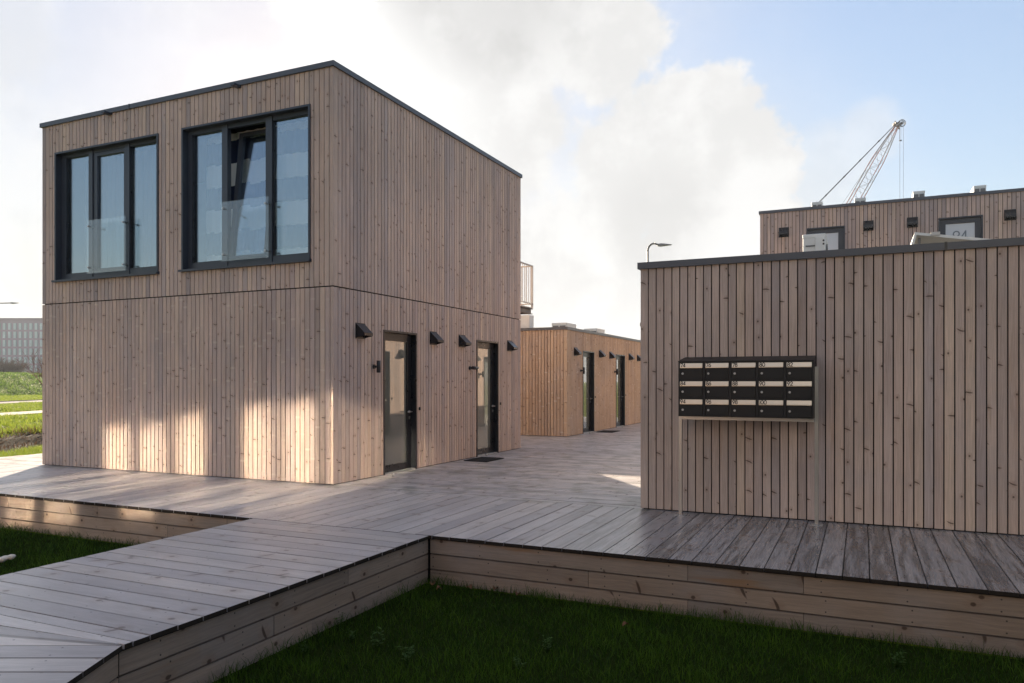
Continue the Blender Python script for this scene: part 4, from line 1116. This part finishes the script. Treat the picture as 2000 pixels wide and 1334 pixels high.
# cumulus heads: clusters of round lobes with ragged rims (azimuth, elevation, radius in degrees)
def ang(az, el, r, x=1.): return t.math('SUBTRACT', 1., t.math('DIVIDE', t.math('ARCCOSINE', dot(sky_dir(az, el))), R(r)))
f = None
for (az, el, r) in ((14.2, 18.6, 4.4), (16.6, 16.0, 4.2), (11.2, 16.6, 5.4), (18.8, 14.4, 3.0), (8.5, 14.2, 6.0), (13.8, 12.2, 6.5), (17.4, 11.0, 4.6), (5.5, 9.5, 7.), (12.5, 7.0, 8.), (5.5, 25.0, 6.2), (8.6, 24.6, 3.2), (-2., 25.5, 8.), (-2, 19, 7.5), (-9., 27., 9.)):
    a = ang(az, el, r); f = a if f is None else t.math('SMOOTH_MAX', f, a, .12)
rag = t.math('ADD', t.math('MULTIPLY', t.noise(dvec, 11., 10, .58), .8), t.math('MULTIPLY', t.noise(dvec, 34., 6, .6), .28))
f = t.math('ADD', f, t.math('MULTIPLY', t.math('SUBTRACT', rag, .57), 1.9))
cu = t.smooth(f, .0, .24)
f2 = None
for (az, el, r) in ((25.2, 16.3, 2.6), (23.0, 14.6, 3.4), (21.0, 13.0, 4.), (-35., 21.5, 5.)):
    a = ang(az, el, r); f2 = a if f2 is None else t.math('SMOOTH_MAX', f2, a, .12)
wis = t.math('MULTIPLY', t.smooth(t.math('ADD', f2, t.math('MULTIPLY', t.math('SUBTRACT', rag, .54), 1.8)), .0, .6), .42)
sd = t.smooth(dot(tuple(SD)), -.2, 1.); sd2 = t.smooth(dot(tuple(SD)), .955, 1.)
veil = t.math('MULTIPLY', blob(-17, 14, 40, .35), t.math('MULTIPLY_ADD', t.smooth(t.noise(dvec, 3.6, 9, .6), .38, .62), .46, .28))
veil = t.math('MAXIMUM', veil, t.math('MULTIPLY', blob(8, 3, 26, .2), .45))
shade = t.noise(dvec, 9., 8, .6)
cb = t.math('MULTIPLY_ADD', t.math('POWER', sd2, 2.), .26, .785)
cb = t.math('MULTIPLY', cb, t.math('MULTIPLY_ADD', t.smooth(shade, .40, .60), .13, .92))
cb = t.math('MULTIPLY', cb, t.math('MULTIPLY_ADD', blob(-2, 29.5, 9.5, .3), -.20, 1.))
cb = t.math('MULTIPLY', cb, t.math('MULTIPLY_ADD', blob(11, 11.2, 5, .3), -.07, 1.))
CLOUD = .33
cc = t.n('ShaderNodeVectorMath', operation='SCALE'); t.l(t.mix(sd, (.97, .94, .92), (.99, .985, .975)), cc.inputs[0]); t.l(t.math('MULTIPLY', cb, CLOUD), cc.inputs['Scale'])
ss = t.n('ShaderNodeVectorMath', operation='SCALE'); t.l(t.mix(1., sky.outputs[0], (1.06, .93, .87), 'MULTIPLY'), ss.inputs[0]); ss.inputs['Scale'].default_value = SKY_STR
lum = t.n('ShaderNodeRGBToBW', i_0=ss.outputs[0]).outputs[0]     # soft shoulder for the aureole and the horizon glow
sq = t.n('ShaderNodeVectorMath', operation='SCALE'); t.l(ss.outputs[0], sq.inputs[0]); t.l(t.math('DIVIDE', 1., t.math('MULTIPLY_ADD', lum, 1/.36, 1.)), sq.inputs['Scale'])
hz = t.smooth(sep.outputs[2], .0, .16, .9, 0.)
skyc = t.mix(hz, sq.outputs[0], cc.outputs[0])
skyc = t.mix(veil, skyc, cc.outputs[0])
cm = t.math('MAXIMUM', t.math('MAXIMUM', cm, cu), wis)
fin = t.mix(t.math('MULTIPLY', cm, .97), skyc, cc.outputs[0])
bg = t.n('ShaderNodeBackground', i_Strength=1.); t.l(fin, bg.inputs[0]); t.l(bg.outputs[0], t.out.inputs[0])

cam = bpy.data.cameras.new('camera'); co = bpy.data.objects.new('camera', cam); COL.objects.link(co)
co.location = (0, 0, 1.455); co.rotation_euler = (R(90), 0, TH); cam.sensor_width = 36; cam.lens = 36*1487.72/2000
cam.shift_y = (744.14-667)/2000; cam.clip_end = 4000; cam.clip_start = .05
sc.camera = co
sc.view_settings.view_transform = 'Standard'; sc.view_settings.look = 'None'; sc.view_settings.exposure = 1.8; sc.view_settings.gamma = 1.
sc.cycles.use_denoising = True
sc.cycles.use_guiding = True; sc.cycles.use_surface_guiding = True; sc.cycles.use_volume_guiding = False
sc.cycles.guiding_training_samples = 128; sc.cycles.guiding_roughness_threshold = 0.
sc.cycles.blur_glossy = 0.; sc.cycles.sample_clamp_indirect = 0.; sc.cycles.caustics_reflective = True; sc.cycles.caustics_refractive = False
sc.cycles.max_bounces = 8; sc.cycles.transparent_max_bounces = 12
